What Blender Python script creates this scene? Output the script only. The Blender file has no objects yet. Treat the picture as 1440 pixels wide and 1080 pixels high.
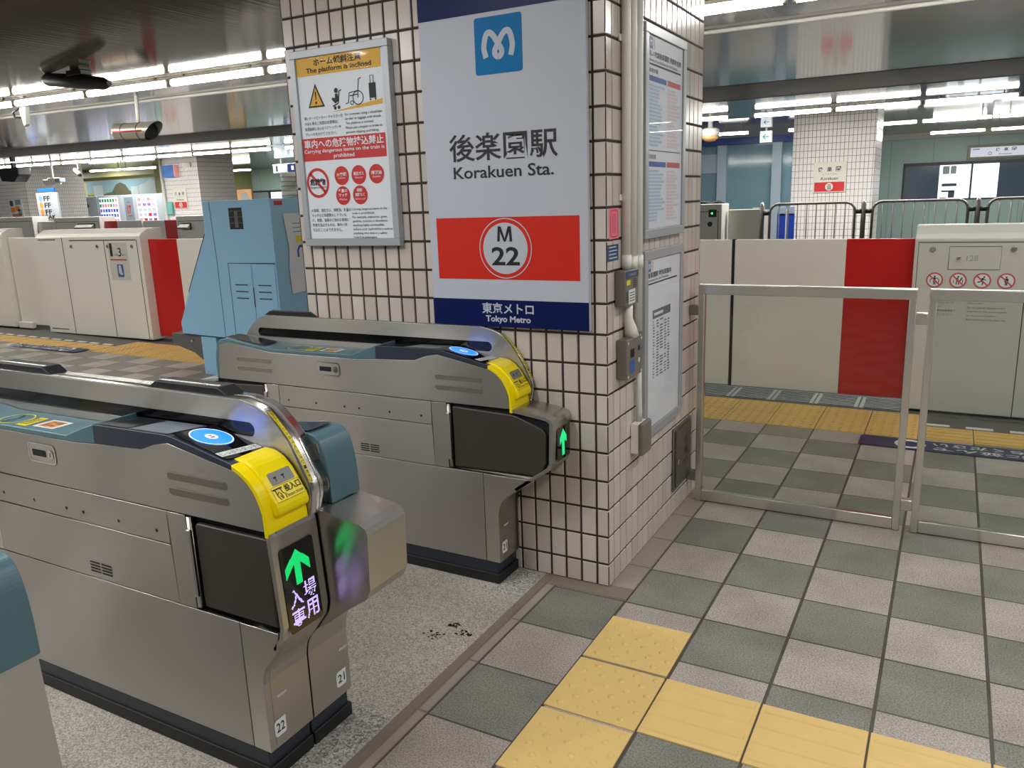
import bpy, bmesh, math, random
from mathutils import Vector, Matrix
random.seed(7)
S = bpy.context.scene
C = S.collection
# ------------------------------------------------------------------ camera, world, exposure
cam_d = bpy.data.cameras.new('camera')
cam_d.sensor_width = 36.0
cam_d.lens = 1117.63 / 1440 * 36.0
cam_d.clip_end = 200
cam = bpy.data.objects.new('camera', cam_d)
C.objects.link(cam)
Rr, Ru, Rf = (Vector((0.8776694, 0.4780575, -0.0340201)), Vector((-0.0795329, 0.2152789, 0.9733085)), Vector((-0.4726213, 0.8515374, -0.2269651)))
cam.matrix_world = Matrix(((Rr.x, Ru.x, -Rf.x, 0.69418774), (Rr.y, Ru.y, -Rf.y, -3.52539473), (Rr.z, Ru.z, -Rf.z, 1.52013469), (0, 0, 0, 1)))
S.camera = cam
S.view_settings.view_transform = 'Standard'
S.view_settings.look = 'None'
S.view_settings.gamma = 1
S.view_settings.use_curve_mapping = False
S.view_settings.exposure = 0.0
w = bpy.data.worlds.new('world'); S.world = w; w.use_nodes = True
w.node_tree.nodes['Background'].inputs[0].default_value = (0.75, 0.8, 0.85, 1)
w.node_tree.nodes['Background'].inputs[1].default_value = 0.12
S.cycles.max_bounces = 7; S.cycles.diffuse_bounces = 4; S.cycles.glossy_bounces = 4
S.cycles.transparent_max_bounces = 12; S.cycles.transmission_bounces = 4
S.cycles.caustics_reflective = False; S.cycles.caustics_refractive = False
S.cycles.sample_clamp_indirect = 6
S.cycles.use_denoising = True
TUBE = 27.0        # strength of the fluorescent tubes
LAMPCOL = (1.0, 0.995, 0.98)

def area_lamp(x, y, z, sx, sy, e):      # concourse rows behind the viewer, plus added fill and far tube lights
    d = bpy.data.lights.new('hall_and_fill_lamp', 'AREA'); d.shape = 'RECTANGLE'; d.size = sx; d.size_y = sy
    d.energy = e; d.color = LAMPCOL
    o = bpy.data.objects.new('hall_and_fill_lamp', d); C.objects.link(o); o.location = (x, y, z)
    return o
for xx in (-6.5, -3.9, -1.3):
    area_lamp(xx, -3.7, 2.67, 0.14, 4.2, 42)
for xx in (1.3, 3.9, 6.5):  # unseen rows added to light the floor right of the column
    area_lamp(xx, -1.6, 2.67, 0.14, 5.6, 60)

area_lamp(-6.6, -1.3, 2.68, 2.4, 0.14, 40); area_lamp(-9.6, -1.3, 2.72, 2.4, 0.14, 50); area_lamp(-9.6, -4.5, 2.72, 2.4, 0.14, 40)  # unseen lamps added to brighten the blue cabinet and left floor
for yy, zz in ((9.8, 2.66), (14.2, 2.85)):          # the far lamp rows go on to the right
    area_lamp(5.3, yy, zz, 5.0, 0.06, 60)
for xx, yy in ((-28.6, 16.7), (-32, 16.7)):
    area_lamp(xx, yy, 3.15, 0.3, 0.3, 110)
area_lamp(-23.5, 20.5, 3.1, 4.0, 0.1, 130)  # unseen lamp added to brighten the left green wall
for i in range(6):                               # the near lamp row runs on to the left
    d = bpy.data.lights.new('platform_lamp', 'POINT'); d.energy = 110; d.shadow_soft_size = 0.06; d.color = LAMPCOL
    o = bpy.data.objects.new('platform_lamp', d); C.objects.link(o); o.location = (-12.6 - 2.5 * i, 2.0, 2.62 + (10.3 + 2.5 * i) * 0.0098)
for xx, yy in ((-3.55, -3.5), (-3.15, -3.45), (-2.15, -3.5), (-4.6, -3.5)):        # unseen small lamps added to draw streaks on the gate steel
    area_lamp(xx, yy, 2.68, 0.12, 0.12, 16)

def zo(x):                               # the platform climbs gently to the left
    return max(0.0, -(x + 2.3)) * 0.0098

# ------------------------------------------------------------------ materials
def lin(c):
    if isinstance(c, str):
        c = tuple(int(c[i:i + 2], 16) for i in (0, 2, 4))
    return tuple(((v / 255) / 12.92 if v / 255 <= 0.04045 else ((v / 255 + 0.055) / 1.055) ** 2.4) for v in c) + (1,)
M = {}
def mat(name, col, rough=0.5, metal=0.0, emit=None, es=0.0, spec=0.5, noise=0.0, nscale=30, bump=0.0, coat=0.0):
    m = bpy.data.materials.new(name); m.use_nodes = True; M[name] = m
    nt = m.node_tree; b = nt.nodes['Principled BSDF']
    c = lin(col)
    b.inputs['Base Color'].default_value = c
    b.inputs['Roughness'].default_value = rough; b.inputs['Metallic'].default_value = metal
    b.inputs['Specular IOR Level'].default_value = spec
    if coat: b.inputs['Coat Weight'].default_value = coat; b.inputs['Coat Roughness'].default_value = 0.08
    if emit:
        b.inputs['Emission Color'].default_value = lin(emit); b.inputs['Emission Strength'].default_value = es
    if noise or bump:
        tc = nt.nodes.new('ShaderNodeTexCoord'); nz = nt.nodes.new('ShaderNodeTexNoise')
        nz.inputs['Scale'].default_value = nscale; nz.inputs['Detail'].default_value = 4
        nt.links.new(tc.outputs['Object'], nz.inputs['Vector'])
        if noise:
            mx = nt.nodes.new('ShaderNodeMix'); mx.data_type = 'RGBA'
            mx.inputs[6].default_value = tuple(v * (1 - noise) for v in c[:3]) + (1,)
            mx.inputs[7].default_value = tuple(min(1, v * (1 + noise)) for v in c[:3]) + (1,)
            nt.links.new(nz.outputs['Fac'], mx.inputs[0]); nt.links.new(mx.outputs[2], b.inputs['Base Color'])
        if bump:
            bp = nt.nodes.new('ShaderNodeBump'); bp.inputs['Strength'].default_value = bump; bp.inputs['Distance'].default_value = 0.002
            nt.links.new(nz.outputs['Fac'], bp.inputs['Height']); nt.links.new(bp.outputs['Normal'], b.inputs['Normal'])
    return m

def steel(name, col, rough, scale=(8, 8, 700), aniso=0.55, bump=0.06):
    m = mat(name, col, rough, 1.0)
    nt = m.node_tree; b = nt.nodes['Principled BSDF']
    tc = nt.nodes.new('ShaderNodeTexCoord'); mp = nt.nodes.new('ShaderNodeMapping'); nz = nt.nodes.new('ShaderNodeTexNoise')
    mp.inputs['Scale'].default_value = scale
    nz.inputs['Scale'].default_value = 1.0; nz.inputs['Detail'].default_value = 6
    nt.links.new(tc.outputs['Object'], mp.inputs[0]); nt.links.new(mp.outputs[0], nz.inputs['Vector'])
    mr = nt.nodes.new('ShaderNodeMapRange'); mr.inputs[3].default_value = rough - 0.03; mr.inputs[4].default_value = rough + 0.03
    nt.links.new(nz.outputs['Fac'], mr.inputs[0]); nt.links.new(mr.outputs[0], b.inputs['Roughness'])
    if bump:
        bp = nt.nodes.new('ShaderNodeBump'); bp.inputs['Strength'].default_value = bump; bp.inputs['Distance'].default_value = 0.001
        nt.links.new(nz.outputs['Fac'], bp.inputs['Height']); nt.links.new(bp.outputs['Normal'], b.inputs['Normal'])
    b.inputs['Anisotropic'].default_value = aniso; b.inputs['Anisotropic Rotation'].default_value = 0.25
    tg = nt.nodes.new('ShaderNodeTangent'); tg.direction_type = 'RADIAL'; tg.axis = 'Z'
    nt.links.new(tg.outputs[0], b.inputs['Tangent'])
    return m

def glass(name, tint, ior=1.45, rough=0.02):
    m = bpy.data.materials.new(name); m.use_nodes = True; M[name] = m
    nt = m.node_tree; nt.nodes.clear()
    out = nt.nodes.new('ShaderNodeOutputMaterial'); tr = nt.nodes.new('ShaderNodeBsdfTransparent'); gl = nt.nodes.new('ShaderNodeBsdfGlossy')
    mx = nt.nodes.new('ShaderNodeMixShader'); ge = nt.nodes.new('ShaderNodeNewGeometry')
    dt = nt.nodes.new('ShaderNodeVectorMath'); dt.operation = 'DOT_PRODUCT'
    nt.links.new(ge.outputs['Normal'], dt.inputs[0]); nt.links.new(ge.outputs['Incoming'], dt.inputs[1])
    def mth(op, a, b):
        n = nt.nodes.new('ShaderNodeMath'); n.operation = op
        for k, v in enumerate((a, b)):
            if isinstance(v, float): n.inputs[k].default_value = v
            elif v is not None: nt.links.new(v, n.inputs[k])
        return n.outputs[0]
    f0 = ((ior - 1) / (ior + 1)) ** 2
    fres = mth('ADD', mth('MULTIPLY', mth('POWER', mth('SUBTRACT', 1.0, mth('ABSOLUTE', dt.outputs['Value'], None)), 5.0), (1 - f0) * (0.6 if ior > 1.2 else 0.1)), f0)
    gl.inputs['Roughness'].default_value = rough
    tr.inputs[0].default_value = lin(tint)
    nt.links.new(fres, mx.inputs[0]); nt.links.new(tr.outputs[0], mx.inputs[1]); nt.links.new(gl.outputs[0], mx.inputs[2])
    nt.links.new(mx.outputs[0], out.inputs[0])
    return m

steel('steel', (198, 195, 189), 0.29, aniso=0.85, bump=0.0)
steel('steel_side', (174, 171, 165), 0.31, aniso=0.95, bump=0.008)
steel('chrome', (215, 213, 210), 0.16, aniso=0.0, bump=0.0)
steel('rim_steel', (205, 203, 200), 0.22, aniso=0.3, bump=0.02)
steel('fence_steel', (222, 220, 214), 0.3, aniso=0.5, bump=0.0)
steel('dull_steel', (150, 146, 138), 0.42)
mat('alu', (176, 180, 185), 0.36, 0.3)
mat('flap', (62, 57, 53), 0.42, noise=0.08, nscale=300)
mat('recess', (16, 20, 26), 0.6)
mat('teal', (84, 116, 126), 0.38)
mat('slate', (50, 57, 70), 0.38)
mat('slate_light', (112, 120, 132), 0.3)
mat('navy_plinth', (36, 42, 54), 0.45)
mat('black_rubber', (18, 18, 20), 0.55)
mat('black_gloss', (8, 8, 10), 0.08, coat=0.5)
mat('slot_glass', (4, 4, 6), 0.2, spec=0.25)
mat('black', (14, 14, 16), 0.5)
mat('dark_screen', (40, 44, 48), 0.12)
mat('yellow_plastic', (250, 225, 0), 0.32, spec=0.4)
mat('slot_grey', (120, 122, 118), 0.35)
mat('touch_blue', (30, 90, 230), 0.3, emit=(40, 125, 255), es=1.6)
mat('touch_white', (200, 210, 255), 0.3, emit=(185, 205, 255), es=1.0)
mat('touch_red', (190, 40, 60), 0.4)
mat('led_green', (20, 200, 110), 0.5, emit=(20, 215, 110), es=1.5)
mat('led_violet', (190, 170, 255), 0.5, emit=(205, 180, 255), es=2.0)
mat('arrow_green', (30, 200, 120), 0.4, emit=(30, 215, 130), es=0.9)
mat('white_paint', (232, 232, 228), 0.4)
mat('ink', (20, 20, 24), 0.5)
mat('label_yellow', (235, 215, 40), 0.4)
mat('label_lime', (215, 225, 50), 0.4)
mat('sticker_white', (225, 228, 228), 0.4)
mat('red', (212, 46, 30), 0.42, spec=0.25)
mat('poster_red', (205, 42, 36), 0.4)
mat('poster_yellow', (226, 170, 20), 0.4)
mat('poster_paper', (232, 236, 241), 0.45)
mat('sign_white', (194, 199, 210), 0.4, spec=0.25)
mat('sign_navy', (10, 26, 82), 0.4, spec=0.2)
mat('logo_blue', (0, 118, 180), 0.45, spec=0.15)
mat('table_blue', (60, 96, 170), 0.4)
mat('table_red', (206, 84, 90), 0.4)
mat('row_blue', (186, 204, 232), 0.45)
mat('row_pink', (236, 208, 212), 0.45)
mat('faded_text', (168, 168, 158), 0.5)
mat('text_grey', (104, 110, 120), 0.5)
mat('pipe_cream', (238, 236, 229), 0.35)
mat('box_grey', (118, 113, 107), 0.4, noise=0.04, nscale=200)
mat('pink', (240, 128, 150), 0.5)
mat('sticker_navy', (46, 72, 108), 0.4)
mat('psd_cream', (232, 229, 219), 0.34, spec=0.4)
mat('psd_grey', (205, 205, 194), 0.36, spec=0.4)
mat('psd_red', (196, 20, 22), 0.3)
mat('psd_far', (214, 211, 203), 0.45)
mat('psd_far_red', (190, 24, 34), 0.4)
mat('gasket', (18, 22, 26), 0.5)
mat('seam', (70, 70, 66), 0.6)
mat('machine_blue', (150, 198, 228), 0.38, noise=0.02, nscale=8)
mat('machine_edge', (46, 62, 82), 0.5)
mat('bracket_grey', (98, 98, 94), 0.5)
mat('paper', (224, 228, 234), 0.5)
mat('paper_blue', (40, 80, 160), 0.5)
mat('soot', (38, 36, 32), 0.7)
mat('tactile', (226, 193, 122), 0.55, noise=0.06, nscale=14)
mat('tactile_far', (214, 176, 104), 0.55, noise=0.06, nscale=9)
mat('floor_blue', (40, 46, 84), 0.5)
mat('floor_white', (220, 220, 216), 0.5)
mat('edge_grey', (92, 90, 86), 0.6, noise=0.15, nscale=40)
mat('grate', (128, 132, 130), 0.4, 0.4)
mat('strip_brown', (132, 118, 106), 0.5, noise=0.1, nscale=60)
mat('strip_stone', (160, 149, 140), 0.5, noise=0.12, nscale=200)
mat('ceiling_smooth', (64, 62, 58), 0.08, spec=0.2)
mat('soffit', (100, 95, 90), 0.6)
mat('track_bed', (40, 38, 36), 0.9)
mat('wall_beige', (205, 203, 198), 0.6)
mat('wall_green', (176, 200, 195), 0.45)
mat('wall_olive', (150, 150, 100), 0.5)
mat('beam_blue', (40, 60, 130), 0.4)
mat('glass_wall', (104, 134, 146), 0.06, spec=0.6)
mat('mullion_pale', (184, 190, 196), 0.4)
mat('mullion', (150, 165, 176), 0.4)
mat('window_dark', (92, 108, 130), 0.1)
mat('window_light', (230, 240, 250), 0.4, emit=(235, 245, 255), es=1.3)
mat('sign_light', (120, 124, 130), 0.5, emit=(235, 242, 255), es=0.62)
mat('frame_olive', (140, 140, 118), 0.4)
mat('frame_dark', (52, 54, 60), 0.4)
mat('sign_green', (0, 130, 110), 0.5)
mat('sign_cream', (226, 222, 206), 0.4)
mat('sign_red', (214, 48, 52), 0.4)
mat('blue_board', (22, 66, 166), 0.4)
mat('sign_blue', (28, 108, 200), 0.4)
mat('orange', (236, 150, 60), 0.5)
mat('light_blue', (120, 160, 220), 0.5)
mat('teal_green', (120, 190, 180), 0.4)
mat('vend_white', (205, 214, 222), 0.35)
mat('vend_light', (235, 240, 255), 0.4, emit=(228, 236, 255), es=0.8)
for nm, cc in (('can_blue', (40, 90, 200)), ('can_red', (200, 40, 50)), ('can_green', (60, 160, 70)), ('can_violet', (150, 120, 200)), ('can_brown', (120, 90, 70)), ('can_pink', (225, 150, 150)), ('can_dark', (50, 50, 60)), ('can_pale', (196, 190, 214))):
    mat(nm, cc, 0.4, emit=cc, es=0.35)
mat('mural_dark', (70, 70, 48), 0.6); mat('mural_sky', (110, 140, 150), 0.6); mat('mural_grass', (130, 140, 40), 0.6); mat('mural_grey', (150, 160, 158), 0.6)
mat('tube_glass', (255, 255, 255), 0.4, emit=(255, 252, 244), es=TUBE)
mat('tube_far', (255, 255, 255), 0.4, emit=(255, 252, 244), es=TUBE * 0.8)
mat('lamp_channel', (150, 148, 140), 0.4)
mat('cctv_metal', (180, 174, 160), 0.3, 0.6)
mat('hang_white', (214, 216, 210), 0.4)
mat('green_led', (60, 255, 120), 0.4, emit=(60, 255, 120), es=2.0)
mat('rail_steel', (150, 146, 140), 0.35, 0.5)
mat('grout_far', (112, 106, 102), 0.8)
mat('tile_far', (238, 234, 230), 0.25)  # tile and grout lightened: light missing on the far pillars put into colour
mat('grout', (52, 45, 41), 0.8)
mat('dome_orange', (214, 160, 100), 0.3)
mat('hatch_steel', (96, 90, 84), 0.4, 0.3)
glass('clear_glass', (243, 246, 244))
glass('poster_glass', (252, 253, 254), 1.1, 0.04)
glass('case_glass', (252, 253, 254), 1.4, 0.015)

def tile_mat():
    m = mat('tile', (216, 205, 196), 0.2, spec=0.5)
    nt = m.node_tree; b = nt.nodes['Principled BSDF']
    g = nt.nodes.new('ShaderNodeNewGeometry'); mx = nt.nodes.new('ShaderNodeMix'); mx.data_type = 'RGBA'
    mx.inputs[6].default_value = lin((198, 187, 178)); mx.inputs[7].default_value = lin((217, 208, 201))
    nt.links.new(g.outputs['Random Per Island'], mx.inputs[0]); nt.links.new(mx.outputs[2], b.inputs['Base Color'])
tile_mat()

def floor_mat():
    m = bpy.data.materials.new('floor_tiles'); m.use_nodes = True; M['floor_tiles'] = m
    nt = m.node_tree; b = nt.nodes['Principled BSDF']; N = nt.nodes.new; L = nt.links.new
    tc = N('ShaderNodeTexCoord'); mp = N('ShaderNodeMapping'); mp.inputs['Location'].default_value = (300, 300, 0.5)
    mp.inputs['Scale'].default_value = (1 / 0.3, 1 / 0.3, 0)
    L(tc.outputs['Object'], mp.inputs[0])
    ck = N('ShaderNodeTexChecker'); ck.inputs['Scale'].default_value = 1.0
    ck.inputs['Color1'].default_value = lin((175, 165, 157)); ck.inputs['Color2'].default_value = lin((131, 130, 121))
    L(mp.outputs[0], ck.inputs['Vector'])
    # per-tile variation
    fl = N('ShaderNodeVectorMath'); fl.operation = 'FLOOR'; L(mp.outputs[0], fl.inputs[0])
    wn = N('ShaderNodeTexWhiteNoise'); wn.noise_dimensions = '2D'; L(fl.outputs[0], wn.inputs['Vector'])
    sp = N('ShaderNodeTexNoise'); sp.inputs['Scale'].default_value = 190; sp.inputs['Detail'].default_value = 3
    L(tc.outputs['Object'], sp.inputs['Vector'])
    bl = N('ShaderNodeTexNoise'); bl.inputs['Scale'].default_value = 4; bl.inputs['Detail'].default_value = 5
    L(tc.outputs['Object'], bl.inputs['Vector'])
    def rng(src, lo, hi, f0=0.0, f1=1.0):
        r = N('ShaderNodeMapRange'); r.inputs[1].default_value = f0; r.inputs[2].default_value = f1
        r.inputs[3].default_value = lo; r.inputs[4].default_value = hi; L(src, r.inputs[0]); return r.outputs[0]
    def mul(a, c):
        r = N('ShaderNodeMath'); r.operation = 'MULTIPLY'; L(a, r.inputs[0]); L(c, r.inputs[1]); return r.outputs[0]
    k = mul(mul(rng(wn.outputs['Value'], 0.93, 1.06), rng(sp.outputs['Fac'], 0.5, 1.28, 0.3, 0.62)), rng(bl.outputs['Fac'], 0.80, 1.12, 0.3, 0.7))
    vm = N('ShaderNodeVectorMath'); vm.operation = 'SCALE'; L(ck.outputs['Color'], vm.inputs[0]); L(k, vm.inputs['Scale'])
    fr = N('ShaderNodeVectorMath'); fr.operation = 'FRACTION'; L(mp.outputs[0], fr.inputs[0])
    sb = N('ShaderNodeVectorMath'); sb.operation = 'SUBTRACT'; sb.inputs[1].default_value = (0.5, 0.5, 0.5); L(fr.outputs[0], sb.inputs[0])
    ab = N('ShaderNodeVectorMath'); ab.operation = 'ABSOLUTE'; L(sb.outputs[0], ab.inputs[0])
    sx = N('ShaderNodeSeparateXYZ'); L(ab.outputs[0], sx.inputs[0])
    sc_ = N('ShaderNodeMath'); sc_.operation = 'SUBTRACT'; sc_.inputs[1].default_value = -0.0055; L(sx.outputs[0], sc_.inputs[0])
    mm = N('ShaderNodeMath'); mm.operation = 'MAXIMUM'; L(sc_.outputs[0], mm.inputs[0]); L(sx.outputs[1], mm.inputs[1])
    gt = N('ShaderNodeMath'); gt.operation = 'GREATER_THAN'; gt.inputs[1].default_value = 0.4875; L(mm.outputs[0], gt.inputs[0])
    mx = N('ShaderNodeMix'); mx.data_type = 'RGBA'; L(gt.outputs[0], mx.inputs[0]); L(vm.outputs[0], mx.inputs[6]); mx.inputs[7].default_value = lin((76, 69, 63))
    L(mx.outputs[2], b.inputs['Base Color'])
    L(rng(sp.outputs['Fac'], 0.38, 0.6), b.inputs['Roughness'])
    bp = N('ShaderNodeBump'); bp.inputs['Strength'].default_value = 0.25; bp.inputs['Distance'].default_value = 0.002
    hs = N('ShaderNodeMath'); hs.operation = 'SUBTRACT'; L(sp.outputs['Fac'], hs.inputs[0]); L(gt.outputs[0], hs.inputs[1])
    L(hs.outputs[0], bp.inputs['Height']); L(bp.outputs[0], b.inputs['Normal'])
floor_mat()

def granite(name, c0, c1, scale):
    m = mat(name, c0, 0.45)
    nt = m.node_tree; b = nt.nodes['Principled BSDF']; N = nt.nodes.new; L = nt.links.new
    tc = N('ShaderNodeTexCoord'); v = N('ShaderNodeTexVoronoi'); v.inputs['Scale'].default_value = scale
    L(tc.outputs['Object'], v.inputs['Vector'])
    sx = N('ShaderNodeSeparateXYZ'); L(v.outputs['Color'], sx.inputs[0])
    nz = N('ShaderNodeTexNoise'); nz.inputs['Scale'].default_value = 3; nz.inputs['Detail'].default_value = 5; L(tc.outputs['Object'], nz.inputs['Vector'])
    mx = N('ShaderNodeMix'); mx.data_type = 'RGBA'; mx.inputs[6].default_value = lin(c0); mx.inputs[7].default_value = lin(c1); L(sx.outputs[0], mx.inputs[0])
    m2 = N('ShaderNodeMix'); m2.data_type = 'RGBA'; m2.blend_type = 'MULTIPLY'; m2.inputs[0].default_value = 0.6
    r = N('ShaderNodeMapRange'); r.inputs[1].default_value = 0.3; r.inputs[2].default_value = 0.7; r.inputs[3].default_value = 0.75; r.inputs[4].default_value = 1.1
    L(nz.outputs['Fac'], r.inputs[0]); L(mx.outputs[2], m2.inputs[6]); L(r.outputs[0], m2.inputs[7]); L(m2.outputs[2], b.inputs['Base Color'])
granite('granite', (138, 131, 120), (212, 204, 190), 260)
granite('granite_light', (104, 104, 100), (216, 212, 204), 190)

def ceil_mat(name, col, rough, pitch, width, axis=0, depth=0.6, spec=0.5):
    m = mat(name, col, rough, spec=spec)
    nt = m.node_tree; b = nt.nodes['Principled BSDF']; N = nt.nodes.new; L = nt.links.new
    tc = N('ShaderNodeTexCoord'); sx = N('ShaderNodeSeparateXYZ'); L(tc.outputs['Object'], sx.inputs[0])
    d = N('ShaderNodeMath'); d.operation = 'MULTIPLY_ADD'; d.inputs[1].default_value = 1 / pitch; d.inputs[2].default_value = 500.0; L(sx.outputs[axis], d.inputs[0])
    f = N('ShaderNodeMath'); f.operation = 'FRACT'; L(d.outputs[0], f.inputs[0])
    g = N('ShaderNodeMath'); g.operation = 'LESS_THAN'; g.inputs[1].default_value = width; L(f.outputs[0], g.inputs[0])
    mx = N('ShaderNodeMix'); mx.data_type = 'RGBA'; c = lin(col); mx.inputs[6].default_value = c
    mx.inputs[7].default_value = tuple(v * (1 - depth) for v in c[:3]) + (1,); L(g.outputs[0], mx.inputs[0]); L(mx.outputs[2], b.inputs['Base Color'])
    nz = N('ShaderNodeTexNoise'); mp = N('ShaderNodeMapping'); mp.inputs['Scale'].default_value = (28, 0.15, 1) if axis == 0 else (1.2, 1.2, 1)
    L(tc.outputs['Object'], mp.inputs[0]); L(mp.outputs[0], nz.inputs['Vector']); nz.inputs['Scale'].default_value = 1.0; nz.inputs['Detail'].default_value = 3
    bp = N('ShaderNodeBump'); bp.inputs['Strength'].default_value = 0.3; bp.inputs['Distance'].default_value = 0.0022
    L(nz.outputs['Fac'], bp.inputs['Height']); L(bp.outputs[0], b.inputs['Normal'])
ceil_mat('ceiling_strips', (112, 106, 96), 0.07, 0.1, 0.07, 0, 0.45)
ceil_mat('ceiling_track_panels', (84, 82, 84), 0.1, 1.9, 0.006, 1, 0.7)
ceil_mat('ceiling_far_panels', (70, 68, 63), 0.12, 0.6, 0.01, 0, 0.5)
ceil_mat('wall_panels', (172, 198, 193), 0.4, 1.1, 0.012, 0, 0.4)

# ------------------------------------------------------------------ mesh helpers
def nb(): return bmesh.new()
def box(bm, x0, x1, y0, y1, z0, z1, mi=0, bev=0.0, seg=2):
    vs = [bm.verts.new((x, y, z)) for z in (z0, z1) for y in (y0, y1) for x in (x0, x1)]
    fs = [bm.faces.new([vs[i] for i in q]) for q in ((0, 2, 3, 1), (4, 5, 7, 6), (0, 1, 5, 4), (2, 6, 7, 3), (0, 4, 6, 2), (1, 3, 7, 5))]
    for f in fs: f.material_index = mi
    if bev:
        es = list({e for f in fs for e in f.edges})
        r = bmesh.ops.bevel(bm, geom=es, offset=bev, segments=seg, profile=0.5, affect='EDGES')
        for f in r['faces']: f.material_index = mi; f.smooth = True
def ccw(p):
    return sum(p[i][0] * p[(i + 1) % len(p)][1] - p[(i + 1) % len(p)][0] * p[i][1] for i in range(len(p))) > 0
def prism(bm, pts, a, b, axis='y', mi=0, bev=0.0, holes=(), smooth=False):
    """extrude a 2-D outline: axis 'y' -> pts are (x,z); 'x' -> (y,z); 'z' -> (x,y)"""
    def P(p, t):
        return {'y': (p[0], t, p[1]), 'x': (t, p[0], p[1]), 'z': (p[0], p[1], t)}[axis]
    def loop(ps, t): return [bm.verts.new(P(p, t)) for p in ps]
    if not ccw(pts): pts = pts[::-1]
    A = loop(pts, a); B = loop(pts, b); faces = []
    if holes:
        HA = []; HB = []
        for (ring, t, dst) in ((A, a, HA), (B, b, HB)):
            key = list(ring)
            for h in holes:
                h = h if not ccw(h) else h[::-1]
                hv = loop(h, t); dst.append(hv)
                k, m_ = min(((k, m_) for k in range(len(key)) for m_ in range(len(hv))), key=lambda km: (key[km[0]].co - hv[km[1]].co).length)
                # split the plate along the seam and along the opposite side
                k2, m2 = max(((kk, mm) for kk in range(len(key)) for mm in range(len(hv))), key=lambda km: -(key[km[0]].co - hv[km[1]].co).length - (0 if abs(hv[km[1]].co.x - hv[m_].co.x) > .5 * max(abs(v.co.x - hv[m_].co.x) for v in hv) else 9))
                def walk(L, p, q):
                    o = [L[p]]
                    while p != q: p = (p + 1) % len(L); o.append(L[p])
                    return o
                f1 = walk(key, k, k2) + walk(hv, m2, m_); f2 = walk(key, k2, k) + walk(hv, m_, m2)
                faces.append(bm.faces.new(f1)); faces.append(bm.faces.new(f2))
        for h0, h1 in zip(HA, HB):
            for i in range(len(h0)):
                j = (i + 1) % len(h0); faces.append(bm.faces.new((h0[i], h0[j], h1[j], h1[i])))
    else:
        faces.append(bm.faces.new(A)); faces.append(bm.faces.new(B[::-1]))
    n = len(pts); sides = []
    for i in range(n):
        j = (i + 1) % n; f = bm.faces.new((A[i], A[j], B[j], B[i])); sides.append(f)
    for f in sides: f.smooth = smooth
    faces += sides
    for f in faces: f.material_index = mi
    bmesh.ops.recalc_face_normals(bm, faces=faces)
    if bev:
        es = [e for e in {e for f in faces for e in f.edges} if e.is_valid and len(e.link_faces) == 2 and e.calc_face_angle(0) > 0.5]
        r = bmesh.ops.bevel(bm, geom=es, offset=bev, segments=2, profile=0.5, affect='EDGES')
        for f in r['faces']: f.material_index = mi; f.smooth = True
def frame_axes(d):
    d = d.normalized(); u = d.orthogonal().normalized(); return u, d.cross(u)
def tube(bm, path, r, seg=10, mi=0, cap=True):
    path = [Vector(p) for p in path]; rings = []
    u0 = None
    for i, p in enumerate(path):
        d = (path[min(i + 1, len(path) - 1)] - path[max(i - 1, 0)]).normalized()
        if u0 is None: u0 = d.orthogonal().normalized()
        u0 = (u0 - d * u0.dot(d)).normalized(); v0 = d.cross(u0)
        rr = r[i] if isinstance(r, (list, tuple)) else r
        rings.append([bm.verts.new(p + (u0 * math.cos(2 * math.pi * k / seg) + v0 * math.sin(2 * math.pi * k / seg)) * rr) for k in range(seg)])
    for a, b in zip(rings, rings[1:]):
        for k in range(seg):
            f = bm.faces.new((a[k], a[(k + 1) % seg], b[(k + 1) % seg], b[k])); f.smooth = True; f.material_index = mi
    if cap:
        f = bm.faces.new(rings[0][::-1]); f.material_index = mi
        f = bm.faces.new(rings[-1]); f.material_index = mi
def arc(cx, cy, r, a0, a1, n=8, ry=None):
    ry = ry or r
    return [(cx + r * math.cos(math.radians(a0 + (a1 - a0) * i / n)), cy + ry * math.sin(math.radians(a0 + (a1 - a0) * i / n))) for i in range(n + 1)]
def rrect(x0, x1, y0, y1, r, n=4):
    return arc(x1 - r, y1 - r, r, 0, 90, n) + arc(x0 + r, y1 - r, r, 90, 180, n) + arc(x0 + r, y0 + r, r, 180, 270, n) + arc(x1 - r, y0 + r, r, 270, 360, n)
def smooth_path(pts, n=4):
    out = []
    for i in range(len(pts) - 1):
        p0 = pts[max(i - 1, 0)]; p1 = pts[i]; p2 = pts[i + 1]; p3 = pts[min(i + 2, len(pts) - 1)]
        for k in range(n):
            t = k / n
            out.append(tuple(0.5 * (2 * b + (c - a) * t + (2 * a - 5 * b + 4 * c - d) * t * t + (3 * b - a - 3 * c + d) * t ** 3) for a, b, c, d in zip(p0, p1, p2, p3)))
    out.append(pts[-1]); return out

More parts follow.
